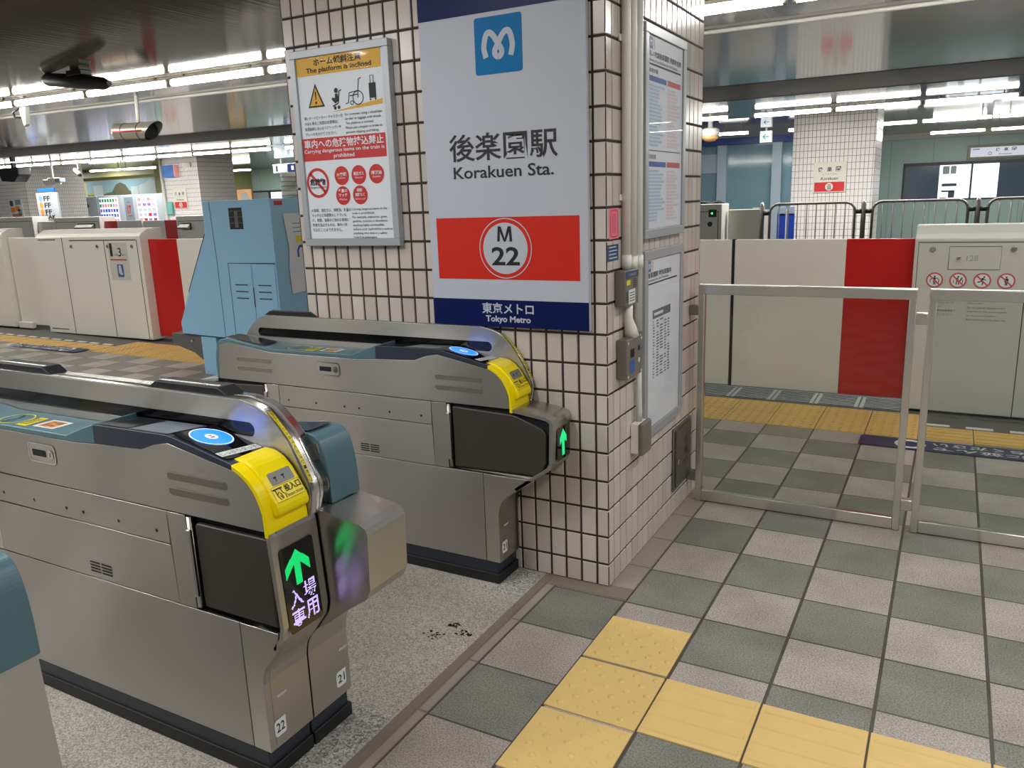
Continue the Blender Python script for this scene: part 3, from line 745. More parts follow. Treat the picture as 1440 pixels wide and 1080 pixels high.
# ------------------------------------------------------------------ ticket gates
GX = -1.5025
FRONT_UP = [(.785, .729)] + smooth_path([(.785, .751), (.781, .785), (.774, .818), (.762, .846), (.745, .868), (.718, .890), (.684, .907)], 3)
ARCH = smooth_path([(.785, .735), (.797, .80), (.778, .852), (.737, .925), (.689, .978), (.643, 1.010), (.575, 1.027)], 4)
ARCH = [(-x, z) for x, z in ARCH] + ARCH[::-1]
def half_body(root, cy, s, front_box, back_box, entry_front=True, number=None, led=False, arrow=False):
    """one half of a gate; s = +1 is the half on the viewer's left. Local lx runs to its own front."""
    X = lambda lx: GX + s * lx
    Y = lambda ly: cy + s * ly
    def pr(name, pts, l0, l1, m, parent=root, bev=0.0, holes=(), smooth=False, label=None):
        bm = nb()
        prism(bm, [(X(a), z) for a, z in pts], Y(l0), Y(l1), 'y', 0, bev, [[(X(a), z) for a, z in h] for h in holes], smooth)
        return obj(name, bm, m, parent, label)
    def bx(name, a0, a1, b0, b1, z0, z1, m, parent=root, bev=0.0, label=None):
        bm = nb(); xs = sorted((X(a0), X(a1))); ys = sorted((Y(b0), Y(b1)))
        box(bm, xs[0], xs[1], ys[0], ys[1], z0, z1, 0, bev); return obj(name, bm, m, parent, label)
    O = -0.165; IN = -0.003; IT = -.026 if s > 0 else -.051
    low_f = [(.705, .097), (.705, .30)] + smooth_path([(.705, .30), (.715, .345), (.745, .385), (.79, .415) if front_box else (.775, .425)], 3)[1:]
    if front_box: end_f = low_f + [(.87, .475), (.932, .517), (.947, .545), (.952, .70), (.946, .715), (.925, .726), (.80, .743), (.785, .743)]
    else: end_f = low_f + [(.795, .452), (.803, .486), (.788, .727), (.784, .743)]
    low_b = [(-.705, .097), (-.705, .30)] + smooth_path([(-.705, .30), (-.715, .345), (-.745, .385), (-.79, .415) if back_box else (-.775, .425)], 3)[1:]
    if back_box: end_b = low_b + [(-.87, .475), (-.932, .517), (-.947, .545), (-.952, .70), (-.946, .715), (-.925, .726), (-.80, .743)]
    else: end_b = low_b + [(-.795, .452), (-.803, .486), (-.797, .60), (-.790, .743)]
    # plinth and foot
    bx('plinth', -.69, .69, -.160, IN, .03, .0965, 'navy_plinth', bev=.003)
    bx('rubber_foot', -.70, .70, -.166, IN, .004, .046, 'black_rubber', bev=.003)
    # inner body with the ends
    fx = .952 if front_box else .803
    outline = end_f + end_b[::-1]
    pr('body', outline, -.142, IN, 'steel')
    # steel rims of the two ends (flush with the outer face)
    def rim(pts, sgn):
        th = .013
        inner = []
        for i, p in enumerate(pts):
            a = Vector(pts[max(i - 1, 0)]); b = Vector(pts[min(i + 1, len(pts) - 1)]); d = (b - a).normalized()
            nrm = Vector((-d.y, d.x)) * sgn
            inner.append((p[0] + nrm.x * th, p[1] + nrm.y * th))
        return pts + inner[::-1]
    fi = next(i for i, p in enumerate(end_f) if p[1] > .41)
    bi = next(i for i, p in enumerate(end_b) if p[1] > .41)
    pr('end_rim', rim(end_f[fi:], 1), O, -.142, 'steel'); pr('end_rim', rim(end_b[bi:], -1), O, -.142, 'steel')
    # outer skins: lower, middle, screw strip
    g = .0015
    lx_f, lx_b = .643, -.643
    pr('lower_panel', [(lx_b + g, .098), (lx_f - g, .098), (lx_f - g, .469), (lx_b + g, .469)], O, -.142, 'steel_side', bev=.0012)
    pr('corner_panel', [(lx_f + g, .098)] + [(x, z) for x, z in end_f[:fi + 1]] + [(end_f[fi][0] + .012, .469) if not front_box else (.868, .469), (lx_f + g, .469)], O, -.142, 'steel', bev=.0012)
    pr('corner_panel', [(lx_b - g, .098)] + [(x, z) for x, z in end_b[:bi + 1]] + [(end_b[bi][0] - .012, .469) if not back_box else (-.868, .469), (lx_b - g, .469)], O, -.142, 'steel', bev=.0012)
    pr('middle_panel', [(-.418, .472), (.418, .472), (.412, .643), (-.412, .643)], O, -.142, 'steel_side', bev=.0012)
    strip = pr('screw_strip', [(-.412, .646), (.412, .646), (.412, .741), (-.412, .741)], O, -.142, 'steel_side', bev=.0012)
    p = Pl((X(0), Y(O), 0), (s, 0, 0), (0, 0, 1))
    for hx in (-.357, -.197, -.037, .043, .203, .363):
        bm = nb(); p.disc(bm, hx, .677, .0052, .0008, 0, None, 12); obj('screw', bm, 'black', strip)
    # vent louvres
    bm = nb()
    for cx in (.06, .113):
        for k in range(4):
            p.poly(bm, [(cx - .024, .524 - k * .0095), (cx + .022, .524 - k * .0095), (cx + .022, .519 - k * .0095), (cx - .024, .519 - k * .0095)], .0008)
    obj('vent', bm, 'black', root)
    # hinge bracket, recess and flap at both ends
    for sg, boxy in ((1, front_box), (-1, back_box)):
        pr('hinge_plate', [(sg * .418, .472), (sg * .484, .472), (sg * .484, .741), (sg * .414, .741)], O, -.142, 'steel', bev=.001)
        bm = nb(); xx = X(sg * .494)
        tube(bm, [(xx, Y(-.158), .478), (xx, Y(-.158), .738)], .009, 10); obj('hinge_rod', bm, 'steel', root)
        bx('hinge_cover', sg * .487, sg * .502, -.172, -.156, .510, .704, 'steel', bev=.003)
        if boxy:
            fl = [(sg * .51, .480), (sg * .87, .488), (sg * .905, .515), (sg * .918, .545), (sg * .922, .655), (sg * .905, .678), (sg * .80, .716), (sg * .775, .721), (sg * .51, .730)]
            rc = [(sg * .48, .470), (sg * .862, .476), (sg * .93, .522), (sg * .940, .55), (sg * .944, .69), (sg * .93, .712), (sg * .79, .738), (sg * .48, .742)]
        else:
            fl = rrect(.512, .776, .482, .722, .012); fl = [(sg * a, z) for a, z in fl]
            rc = [(sg * .48, .470), (sg * .79, .470), (sg * .786, .738), (sg * .48, .742)]
        pr('flap_recess', rc, -.1435, -.1395, 'recess')  # dark plate: the shade of the flap cavity is put into its colour
        pr('flap_door', fl, -.160, -.1436, 'flap', bev=.005)
    # upper steel side
    top_under = [(.684, .892), (.455, .935), (.40, .925), (.345, .905), (.14, .896), (.06, .890), (-.44, .888), (-.70, .920), (-.765, .909), (-.783, .825), (-.785, .744)]
    upper = [(-.785, .744), (.772, .744)] + [(x - .0125, z - .003) for x, z in FRONT_UP[1:]] + top_under
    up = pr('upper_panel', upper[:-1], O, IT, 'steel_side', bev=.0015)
    # embossed grooves
    for (a0, a1) in ((.437, .66), (-.663, -.44)):
        for zc in (.846, .803):
            bm = nb(); q = rrect(a0, a1, zc - .010, zc + .010, .0099, 5)
            p.poly(bm, q, .0006, 0); p.stroke(bm, q[5:17], .003, .0012, 1)
            obj('groove', bm, ['dull_steel', 'steel'], up)
    # latch
    bm = nb()
    q = rrect(-.176, -.048, .808, .864, .014, 5)
    p.poly(bm, q, .001, 0); p.stroke(bm, q + [q[0]], .005, .0016, 1)
    p.rect(bm, -.158, -.092, .826, .846, .0018, 2)
    p.disc(bm, -.070, .836, .014, .0025, 1, None, 18); p.rect(bm, -.071, -.069, .830, .842, .003, 2)
    obj('latch', bm, ['steel', 'chrome', 'black'], root)
    # teal top, back cap
    teal_top = [(.152, .953), (.10, .936), (.02, .907), (-.44, .904), (-.60, .922)] + smooth_path([(-.70, .936), (-.745, .932), (-.768, .920), (-.783, .895), (-.793, .86), (-.799, .81), (-.801, .744)], 4)
    teal = teal_top + [(-.785, .744), (-.783, .825), (-.765, .905), (-.70, .920), (-.44, .888), (.06, .890), (.152, .897)]
    tt = pr('top_cover', teal, O - .001, IT, 'teal', bev=.003)
    bm = nb(); pt = Pl((X(0), Y(0), .9055), (s, 0, 0), (0, s, 0))
    dx = lambda a, b: (a, b)
    pt.ring(bm, -.315, -.108, .052, .057, .001, 0, asp=.88)
    pt.stroke(bm, [(-.33, -.150), (-.318, -.100), (-.33, -.075)], .006, .001, 1)
    pt.poly(bm, [(-.252, -.151), (-.203, -.151), (-.212, -.069), (-.252, -.071)], .001, 2)
    for k in range(3): pt.stroke(bm, [(-.243 + k * .012, -.140), (-.246 + k * .012, -.08)], .004, .0016, 1)
    pt.poly(bm, [(-.183, -.141), (-.085, -.139), (-.085, -.071), (-.183, -.072)], .001, 3)
    pt.poly(bm, [(-.170, -.133), (-.100, -.132), (-.100, -.080), (-.170, -.080)], .0014, 4)
    for (a, b, c, d) in ((-.165, -.128, -.14, -.10), (-.135, -.125, -.108, -.112), (-.13, -.105, -.105, -.085), (-.160, -.096, -.135, -.084)): pt.rect(bm, a, c, b, d, .0018, 5)
    obj('guide_sticker', bm, ['label_lime', 'sign_navy', 'label_yellow', 'sticker_white', 'orange', 'can_brown'], tt)
    bm = nb()
    tl = Pl((X(-.615), Y(-.095), .9245), (s, 0, -.100), (0, s, 0))
    tl.poly(bm, rrect(-.125, .120, -.050, .040, .008), .0035, 0); obj('dark_window', bm, 'dark_screen', tt)
    # slate reader top at the entry end
    rd = [(.684, .908), (.56, .936), (.47, .955), (.44, .957), (.153, .953), (.152, .897), (.345, .905), (.40, .925), (.455, .935), (.684, .892)]
    r = pr('reader_top', rd, O - .001, IT, 'slate', bev=.002)
    for v in r.data.vertices:
        ly = (v.co.y + root.location.y - cy) * s; v.co.z -= .0935 * (ly + .165) if v.co.z > .5 else 0
    bm = nb(); pp = Pl((X(.30), Y(-.09), .948), (s, 0, .013), (0, s, -.0935))
    pp.rect(bm, -.135, -.012, -.066, .055, .0016, 0); pp.rect(bm, -.002, .150, -.068, .055, .0016, 1)
    obj('display_window', bm, ['dark_screen', 'slate_light'], r)
    sl = Vector((s * .124, 0, -.0275)).normalized()
    ps = Pl((X(.575), Y(-.088), .9275), sl, (0, s, -.0935))
    bm = nb(); ps.poly(bm, rrect(-.110, .090, -.070, .066, .006), .0022, 0); pad = obj('touch_panel', bm, 'black_gloss', r)
    bm = nb()
    ps.disc(bm, -.045, 0, .060, .0030, 0, .052, 40); ps.ring(bm, -.045, 0, .056, .060, .0034, 1, 40, .867)
    ps.disc(bm, -.045, 0, .018, .0036, 1, .016, 24); ps.rect(bm, -.053, -.048, -.006, .006, .0039, 2); ps.rect(bm, -.043, -.036, -.007, .007, .0039, 2)
    obj('touch_ring', bm, ['touch_blue', 'touch_white', 'touch_red'], pad, 'glowing blue touch ring')
    bm = nb()
    tp = Pl(ps.P(.062, 0), (0, s, -.0935), -Vector(sl))
    tp.poly(bm, rrect(-.072, .060, -.013, .013, .002), .0030, 0)
    tp.text(bm, 'しっかりタッチ', -.066, .054, -.009, .009, .0034, 1, .01)
    obj('label_plate', bm, ['sticker_white', 'text_grey'], pad)
    # yellow ticket slot cover
    yl = FRONT_UP + smooth_path([(.684, .894), (.714, .878), (.735, .860), (.752, .838), (.764, .812), (.772, .782), (.773, .729)], 3)
    yc = pr('ticket_slot_cover', yl, O - .002, -.026, 'yellow_plastic', bev=.002)
    sn = smooth_path([(.660, .912), (.700, .908), (.738, .889)], 3)[:-1] + [(.752, .872), (.792, .812)] + smooth_path([(.797, .800), (.799, .788), (.795, .778), (.786, .774), (.770, .770)], 2)
    sn2 = sn + [(.755, .772), (.735, .80), (.70, .87), (.66, .895)]
    pr('slot_snout', sn2, -.138, -.028, 'yellow_plastic', yc, bev=.005)
    fd = Vector((s * (.792 - .752), 0, .812 - .872)).normalized()
    pf = Pl((X(.772), Y(-.083), .842), (0, s, 0), -Vector(fd))
    bm = nb()
    pf.poly(bm, rrect(-.036, .040, .006, .040, .003), .0012, 0)
    pf.rect(bm, -.033, .037, .009, .030, .0016, 1)
    for k in (-.024, .002): pf.rect(bm, k, k + .010, .022, .027, .002, 2); pf.rect(bm, k + .004, k + .007, .014, .023, .002, 2)
    obj('ticket_slot', bm, ['slot_grey', 'slot_grey', 'black'], yc)
    bm = nb()
    pf.text(bm, '投入口', -.008, .046, -.020, .000, .0014, 0, .025)
    pf.text(bm, 'Insert ticket', -.008, .046, -.033, -.024, .0014, 0, .005)
    q = [(-.044, -.002), (-.014, -.002), (-.014, -.006), (-.044, -.006)]; pf.poly(bm, q, .0014, 0)
    for st in ([(-.037, -.006), (-.037, -.020), (-.032, -.034)], [(-.037, -.020), (-.029, -.012), (-.025, -.018), (-.022, -.030)], [(-.020, -.006), (-.018, -.018), (-.012, -.022), (-.014, -.034)], [(-.03, -.022), (-.024, -.032)]): pf.stroke(bm, st, .0022, .0014, 0)
    pf.stroke(bm, rrect(-.047, .050, -.038, .003, .004, 3) + [rrect(-.047, .050, -.038, .003, .004, 3)[0]], .0008, .0012, 0)
    obj('lettering', bm, 'ink', yc)
    # number stickers on the end faces
    if number:
        for sg, nn in number:
            pn = Pl((X(sg * .705), Y(-.124), .154), (0, s * sg, 0), (0, 0, 1))
            bm = nb(); q = [(-.021, -.018), (-.014, -.026), (.016, -.026), (.021, -.021), (.021, .024), (-.014, .024), (-.021, .018)]
            pn.poly(bm, q, .0008, 0); pn.text(bm, nn, -.014, .015, -.014, .013, .0014, 1, .01)
            obj('number_sticker', bm, ['sticker_white', 'ink'], root)
            bm = nb(); pn.rect(bm, -.0, .035, .085, .093, .0007); obj('clear_sticker', bm, 'mullion_pale', root)
    if led:
        ld = Vector((s * (.803 - .788), 0, .486 - .727)).normalized()
        pe = Pl((X(.803 - (.578 - .486) * .015 / .241), Y(-.085), .578), (0, s, 0), -Vector(ld))
        bm = nb(); pe.poly(bm, rrect(-.061, .058, -.118, .112, .010, 5), .0018, 0); sc = obj('led_screen', bm, 'black_gloss', root)
        bm = nb()
        def ar(u, v):
            x = (u - .5) * 2
            return (abs(x) < .27 and v < .8) or (.70 - .43 * abs(x) < v < 1.0 - .43 * abs(x))
        pe.dots(bm, lambda u, v: ar(u, v), -.050, .036, .002, .096, 27, 29, .00150, .0024, 0)
        obj('led_arrow', bm, 'led_green', sc)
        bm = nb()
        for (ch, a, b) in (('入', -.048, -.054), ('場', .002, -.048), ('専', -.048, -.108), ('用', .002, -.102)):
            pe.dots(bm, glyph_inside(ch, .012), a, a + .045, b, b + .049, 16, 16, .00128, .0024, 0)
        obj('led_characters', bm, 'led_violet', sc)
    if arrow:
        pe = Pl((X(.9495), Y(-.078), .612), (0, s, 0), (0, 0, 1))
        bm = nb(); pe.poly(bm, rrect(-.050, .062, -.066, .062, .008, 5), .003, 0); sc = obj('arrow_display', bm, 'black_gloss', root)
        bm = nb(); pe.poly(bm, [(-.010, -.052), (.012, -.052), (.012, .005), (.030, -.006), (.030, .020), (.001, .052), (-.028, .020), (-.028, -.006), (-.010, .005)], .004, 0)
        obj('arrow', bm, 'arrow_green', sc)

def arch(root, cy, t0, t1, pads, rimlabel=True):
    bm = nb()
    slot = rrect(-.650, .624, .930, .970, .0199, 6)
    prism(bm, [(GX + x, z) for x, z in ARCH], cy + t0, cy + t1, 'y', 0, 0, [[(GX + x, z) for x, z in slot]])
    a = obj('arch', bm, 'steel_side', root)
    bm = nb()
    xs = [(GX + x, z) for x, z in rrect(-.655, .629, .925, .975, .02, 6)]
    prism(bm, xs, cy + t0 * 0.72, cy + (t1 * 0.72 if t1 > .01 else t1), 'y')
    obj('sensor_glass', bm, 'slot_glass', a)
    bm = nb()          # bright rim over the arch
    up = [(x * 1.0, z) for x, z in ARCH]
    outer = [(x * 1.0035, z + .0022) for x, z in up]
    prism(bm, [(GX + x, z) for x, z in outer + up[::-1]], cy + t0 + .006, cy + (t1 - .006 if t1 > .01 else t1), 'y', 0, 0, (), True)
    rm = obj('rim', bm, 'rim_steel', a)
    bm = nb()
    mid = t0 + .036 if t1 > .01 else (t0 + t1) / 2
    prism(bm, [(GX + x * 1.0047, z + .003) for x, z in up] + [(GX + x * 1.0034, z + .002) for x, z in up[::-1]], cy + mid - .001, cy + mid + .001, 'y')
    obj('rim_seam', bm, 'dull_steel', a)
    if rimlabel:
        path = [(x * 1.004, z + .0032) for x, z in smooth_path([(.668, 1.000), (.689, .980), (.715, .953), (.740, .922), (.762, .886), (.780, .850), (.791, .824)], 3)]
        bm = nb(); y0 = cy + t0 + .007; y1 = y0 + .013
        for i in range(len(path) - 1):
            p, q = path[i], path[i + 1]
            f = bm.faces.new([bm.verts.new(v) for v in ((GX + p[0], y0, p[1]), (GX + q[0], y0, q[1]), (GX + q[0], y1, q[1]), (GX + p[0], y1, p[1]))]); f.material_index = 0
        s_ = '切符はここに入れてください一枚ずつ'
        for i, ch in enumerate(s_):
            t = (i + .6) / (len(s_) + .6) * (len(path) - 1); k = int(t); p, q = Vector(path[k]), Vector(path[min(k + 1, len(path) - 1)]); c = p.lerp(q, t - k); d = (q - p).normalized()
            pc = Pl((GX + c.x, (y0 + y1) / 2, c.y), (d.x, 0, d.y), (0, 1, 0))
            pc.text(bm, ch, -.0048, .0048, -.0045, .0045, .0008, 1, .01)
        obj('guide_label', bm, ['label_yellow', 'ink'], a)
    for c in pads:
        bm = nb(); z = 1.0285
        ya, yb = cy + max(t0, -.03) + .012, cy + (t1 - .002 if t1 > .01 else t1)
        prism(bm, [(GX + c - .165, z), (GX + c - .125, z + .022), (GX + c + .125, z + .022), (GX + c + .165, z)], ya, yb, 'y', 0, .003)
        pd_ = obj('top_sensor', bm, 'black_rubber', root)
        bm = nb(); box(bm, GX + c - .12, GX + c + .12, ya + .010, ya + .020, z + .0215, z + .0245); obj('highlight_strip', bm, 'chrome', pd_)

CY1, CY2, CY3 = -2.070, -0.8215, -2.975
g1 = thing('ticket_gate', 'steel ticket gate with lit green arrow and dotted screen, numbered 22', 'ticket gate', (GX, CY1, 0), 'ticket gates')
half_body(g1, CY1, 1, False, False, number=((1, '22'),), led=True)
half_body(g1, CY1, -1, True, True, number=((-1, '21'),))
arch(g1, CY1, -.025, .050, (-.43, .36))
g2 = thing('ticket_gate', 'steel ticket gate standing against the tiled column below the sign', 'ticket gate', (GX, CY2, 0), 'ticket gates')
half_body(g2, CY2, 1, True, True, number=((1, '21'),), arrow=True)
arch(g2, CY2, -.025, -.003, (-.45,))
g3 = thing('ticket_gate', 'ticket gate cut off by the photo corner, teal end cap showing', 'ticket gate', (GX, CY3, 0), 'ticket gates')
half_body(g3, CY3, -1, False, False)
arch(g3, CY3, -.025, .050, (.36,), False)

# ------------------------------------------------------------------ signs on the column
YF = -0.819
sg = thing('station_sign', 'tall white station name board with red M 22 band on the column', 'sign', (-0.803, YF, 1.03))
bm = nb(); box(bm, -1.148, -0.460, YF - .022, YF - .002, 1.032, 2.34, 0, .002, 1); obj('board', bm, 'sign_white', sg)
ps = Pl((-0.804, YF - .022, 0), (1, 0, 0), (0, 0, 1))
for za, zb_ in ((1.032, 1.138), (2.178, 2.34)):
    bm = nb(); ps.rect(bm, -.344, .344, za, zb_, .0008); obj('navy_band', bm, 'sign_navy', sg)
bm = nb(); ps.rect(bm, -.309, .310, 1.217, 1.454, .0008); obj('red_band', bm, 'red', sg)
bm = nb(); ps.disc(bm, 0, 1.336, .1145, .0012, 1, None, 48); ps.disc(bm, 0, 1.336, .1105, .0016, 0, None, 48); ps.disc(bm, 0, 1.336, .097, .002, 1, None, 48)
big_m(ps, bm, -.033, .032, 1.362, 1.419, .0026, 2); ps.text(bm, '22', -.060, .062, 1.272, 1.342, .0026, 2, .022)
obj('line_badge', bm, ['red', 'sign_white', 'ink'], sg)
bm = nb(); ps.poly(bm, rrect(-.098, .098, 1.966, 2.162, .010), .001, 0); metro_mark(ps, bm, 0, 2.066, .138, 1, .0016)
obj('operator_mark', bm, ['logo_blue', 'sign_white'], sg)
bm = nb(); ps.text(bm, '後楽園駅', -.231, .230, 1.663, 1.764, .0012, 0, .012); ps.text(bm, 'Korakuen Sta.', -.216, .212, 1.600, 1.645, .0012, 0, .012); obj('lettering', bm, 'ink', sg)
bm = nb(); ps.text(bm, '東京メトロ', -.114, .115, 1.083, 1.127, .0014, 0, .02); ps.text(bm, 'Tokyo Metro', -.098, .101, 1.044, 1.076, .0014, 0, .03); obj('lettering', bm, 'sign_white', sg)

def framed(root, pl, x0, x1, z0, z1, fw, dep, glassm='poster_glass', rec=.008):
    """aluminium poster case standing dep off the wall; pl lies on the wall plane"""
    def B(bm, a, b, c, d, l0, l1, mi=0):
        vs = [bm.verts.new(pl.P(x, z, l)) for l in (l0, l1) for z in (c, d) for x in (a, b)]
        fs = [bm.faces.new([vs[i] for i in q]) for q in ((0, 2, 3, 1), (4, 5, 7, 6), (0, 1, 5, 4), (2, 6, 7, 3), (0, 4, 6, 2), (1, 3, 7, 5))]
        for f in fs: f.material_index = mi
        es = list({e for f in fs for e in f.edges}); bmesh.ops.bevel(bm, geom=es, offset=.002, segments=1, affect='EDGES')
    bm = nb(); B(bm, x0, x1, z1 - fw, z1, 0.002, dep); B(bm, x0, x1, z0, z0 + fw, 0.002, dep); B(bm, x0, x0 + fw, z0 + fw, z1 - fw, .002, dep); B(bm, x1 - fw, x1, z0 + fw, z1 - fw, .002, dep)
    obj('frame', bm, 'alu', root)
    bm = nb(); B(bm, x0 + fw, x1 - fw, z0 + fw, z1 - fw, .003, dep - rec); obj('sheet', bm, 'poster_paper', root)
    bm = nb(); pl.rect(bm, x0 + fw, x1 - fw, z0 + fw, z1 - fw, dep - .002); obj('glass', bm, glassm, root)
    return dep - rec

# caution poster on the same face
pa = thing('notice_poster', 'aluminium framed warning poster, yellow and red headings, left of the station sign', 'poster', (-1.545, YF, 1.35), 'framed posters')
pw = Pl((0, YF, 0), (1, 0, 0), (0, 0, 1))
d = framed(pa, pw, -1.802, -1.290, 1.348, 2.145, .030, .034)
bm = nb(); pw.rect(bm, -1.771, -1.332, 2.044, 2.115, d + .0008, 0)
pw.poly(bm, [(-1.602, 1.893), (-1.335, 1.906), (-1.335, 1.926)], d + .0008, 0)
tri = [(-1.722, 1.918), (-1.632, 1.918), (-1.677, 2.012)]
pw.poly(bm, tri, d + .0008, 1); pw.poly(bm, [(-1.711, 1.9245), (-1.643, 1.9245), (-1.677, 1.996)], d + .0012, 0)
pw.poly(bm, [(-1.681, 1.980), (-1.673, 1.980), (-1.675, 1.947), (-1.679, 1.947)], d + .0016, 1); pw.disc(bm, -1.677, 1.936, .0055, d + .0016, 1)
# stroller
pw.disc(bm, -1.568, 1.975, .010, d + .0012, 1); pw.poly(bm, [(-1.575, 1.963), (-1.561, 1.963), (-1.556, 1.935), (-1.575, 1.925), (-1.592, 1.940), (-1.592, 1.949), (-1.575, 1.947)], d + .0012, 1)
pw.stroke(bm, [(-1.540, 1.975), (-1.552, 1.972), (-1.560, 1.925), (-1.590, 1.915)], .005, d + .0012, 1); pw.disc(bm, -1.578, 1.908, .007, d + .0012, 1); pw.disc(bm, -1.558, 1.909, .007, d + .0012, 1)
# wheelchair
pw.ring(bm, -1.456, 1.938, .024, .028, d + .0012, 1); pw.stroke(bm, [(-1.435, 2.012), (-1.448, 2.010), (-1.455, 1.965), (-1.500, 1.960), (-1.507, 1.922), (-1.521, 1.920)], .004, d + .0012, 1)
pw.stroke(bm, [(-1.455, 1.965), (-1.456, 1.938)], .004, d + .0012, 1); pw.stroke(bm, [(-1.498, 1.948), (-1.458, 1.951)], .004, d + .0012, 1); pw.ring(bm, -1.489, 1.921, .006, .009, d + .0012, 1, 18)
# suitcase
pw.rect(bm, -1.398, -1.364, 1.931, 1.988, d + .0012, 1); pw.stroke(bm, [(-1.390, 1.988), (-1.390, 2.016), (-1.374, 2.016), (-1.374, 1.988)], .003, d + .0012, 1); pw.disc(bm, -1.394, 1.926, .004, d + .0012, 1); pw.disc(bm, -1.368, 1.927, .004, d + .0012, 1)
pw.rect(bm, -1.771, -1.332, 1.704, 1.796, d + .0008, 2)
pw.ring(bm, -1.706, 1.613, .050, .062, d + .0010, 2); pw.stroke(bm, [(-1.744, 1.652), (-1.668, 1.574)], .012, d + .0010, 2)
for cx, cz in ((-1.573, 1.638), (-1.482, 1.638), (-1.390, 1.638), (-1.573, 1.557), (-1.482, 1.557)): pw.disc(bm, cx, cz, .0385, d + .0010, 2)
obj('pictograms', bm, ['poster_yellow', 'ink', 'poster_red'], pa)
bm = nb()
T = lambda t, a, b, c, e, mi=0, bo=.0: pw.text(bm, t, a, b, c, e, d + .0018, mi, bo)
T('ホーム傾斜注意', -1.676, -1.428, 2.078, 2.108, 0, .02); T('The platform is inclined', -1.718, -1.378, 2.048, 2.073, 0, .02)
for i, t in enumerate(('車いす・ベビーカー・キャスター付', 'かばん等をご利用のお客様は、', '転落転倒しないようストッパーや', 'ブレーキをかけてください。')): T(t, -1.750, -1.750 + .013 * len(t), 1.870 - i * .0215, 1.884 - i * .0215)
for i, t in enumerate(('For customers using a wheelchair,', 'stroller or luggage with wheels.', 'The platform is inclined.', 'Please use a stopper or brake to', 'prevent slipping and falling.')): T(t, -1.530, -1.530 + .0058 * len(t), 1.871 - i * .0175, 1.884 - i * .0175)
T('車内への危険物持込禁止', -1.762, -1.342, 1.755, 1.790, 1, .02); T('Carrying dangerous items on the train is', -1.765, -1.340, 1.732, 1.751, 1, .015); T('prohibited', -1.606, -1.496, 1.708, 1.729, 1, .015)
T('危険物', -1.750, -1.664, 1.603, 1.632, 0, .03); T('Dangerous items', -1.752, -1.660, 1.588, 1.601, 0, 0)
for t, e, cx, cz in (('火薬類', 'Explosives', -1.573, 1.638), ('高圧ガス', 'Gases', -1.482, 1.638), ('揮発油', 'Gasoline', -1.390, 1.638)):
    T(t, cx - .027, cx + .027, cz - .002, cz + .013, 1, .02); T(e, cx - .020, cx + .020, cz - .014, cz - .006, 1)
T('多量の', -1.597, -1.549, 1.570, 1.584, 1, .02); T('マッチ', -1.597, -1.549, 1.552, 1.566, 1, .02); T('Matches', -1.593, -1.553, 1.538, 1.546, 1)
T('硫酸', -1.498, -1.466, 1.570, 1.584, 1, .02); T('塩酸など', -1.508, -1.456, 1.552, 1.566, 1, .02); T('Sulfuric acid', -1.508, -1.456, 1.538, 1.546, 1)
for i, t in enumerate(('火薬類、高圧ガス、揮発油、多量の', 'マッチなど発煙発火しやすいも', 'の、硫酸、塩酸など他のお客様に', '危害を及ぼすものは、車内へ持', 'ち込むことはできません。')): T(t, -1.755, -1.755 + .0136 * len(t), 1.492 - i * .0205, 1.506 - i * .0205)
for i, t in enumerate(('Carrying dangerous items on the', 'train is prohibited.', 'For example, explosives, gases,', 'gasoline, matches in abundance,', 'anything highly combustible,', 'sulfuric acid, hydrochloric acid or', 'anything else that is a safety', 'hazard to passengers.')): T(t, -1.532, -1.532 + .0059 * len(t), 1.493 - i * .0165, 1.505 - i * .0165)
obj('lettering', bm, ['ink', 'poster_paper'], pa)

# posters on the right-hand face
XB = -0.397
pe = Pl((XB, 0, 0), (0, 1, 0), (0, 0, 1))
pb = thing('timetable_poster', 'upper aluminium framed poster with blue and red tables, right column face', 'poster', (XB, -.21, 1.345), 'framed posters')
d = framed(pb, pe, -.478, .045, 1.345, 2.148, .036, .026, 'case_glass')
bm = nb()
def logo_small(pl_, bm, y, z, sz, l, mi, mw): pl_.rect(bm, y, y + sz, z, z + sz, l, mi); metro_mark(pl_, bm, y + sz / 2, z + sz / 2, sz * .7, mw, l + .0004)
logo_small(pe, bm, -.426, 2.062, .042, d + .0008, 0, 3); pe.text(bm, '東京メトロ', -.374, -.358, 2.060, 2.106, d + .0012, 1)
pe.text(bm, '丸ノ内線後楽園駅 列車時刻表', -.426, -.018, 2.035, 2.058, d + .0012, 2, .01); pe.text(bm, 'Marunouchi Line Korakuen Sta. Train Timetable', -.426, -.07, 2.017, 2.028, d + .0012, 2)
pe.rect(bm, -.430, -.022, 2.004, 2.011, d + .0008, 2); pe.rect(bm, -.432, -.02, 1.686, 1.689, d + .0008, 2)
pe.text(bm, '池袋方面', -.424, -.32, 1.977, 1.994, d + .0012, 2)
pe.text(bm, '荻窪方面', -.426, -.34, 1.655, 1.673, d + .0012, 2)
for (zt, n) in ((1.966, 17), (1.645, 15)):
    pe.rect(bm, -.429, -.212, zt - .020, zt, d + .0008, 0); pe.rect(bm, -.196, -.020, zt - .020, zt + .001, d + .0008, 1)
    for i in range(n):
        z = zt - .032 - i * .0138
        pe.rect(bm, -.429, -.429 + random.uniform(.10, .215), z - .0085, z, d + .0008, 4)
        pe.rect(bm, -.196, -.196 + random.uniform(.08, .175), z - .0085, z, d + .0008, 5)
obj('print', bm, ['table_blue', 'table_red', 'ink', 'poster_paper', 'row_blue', 'row_pink'], pb)
pc = thing('fare_poster', 'lower aluminium framed poster with grey table, right column face', 'poster', (XB, -.21, .51), 'framed posters')
d = framed(pc, pe, -.478, .045, .508, 1.298, .038, .026, 'case_glass')
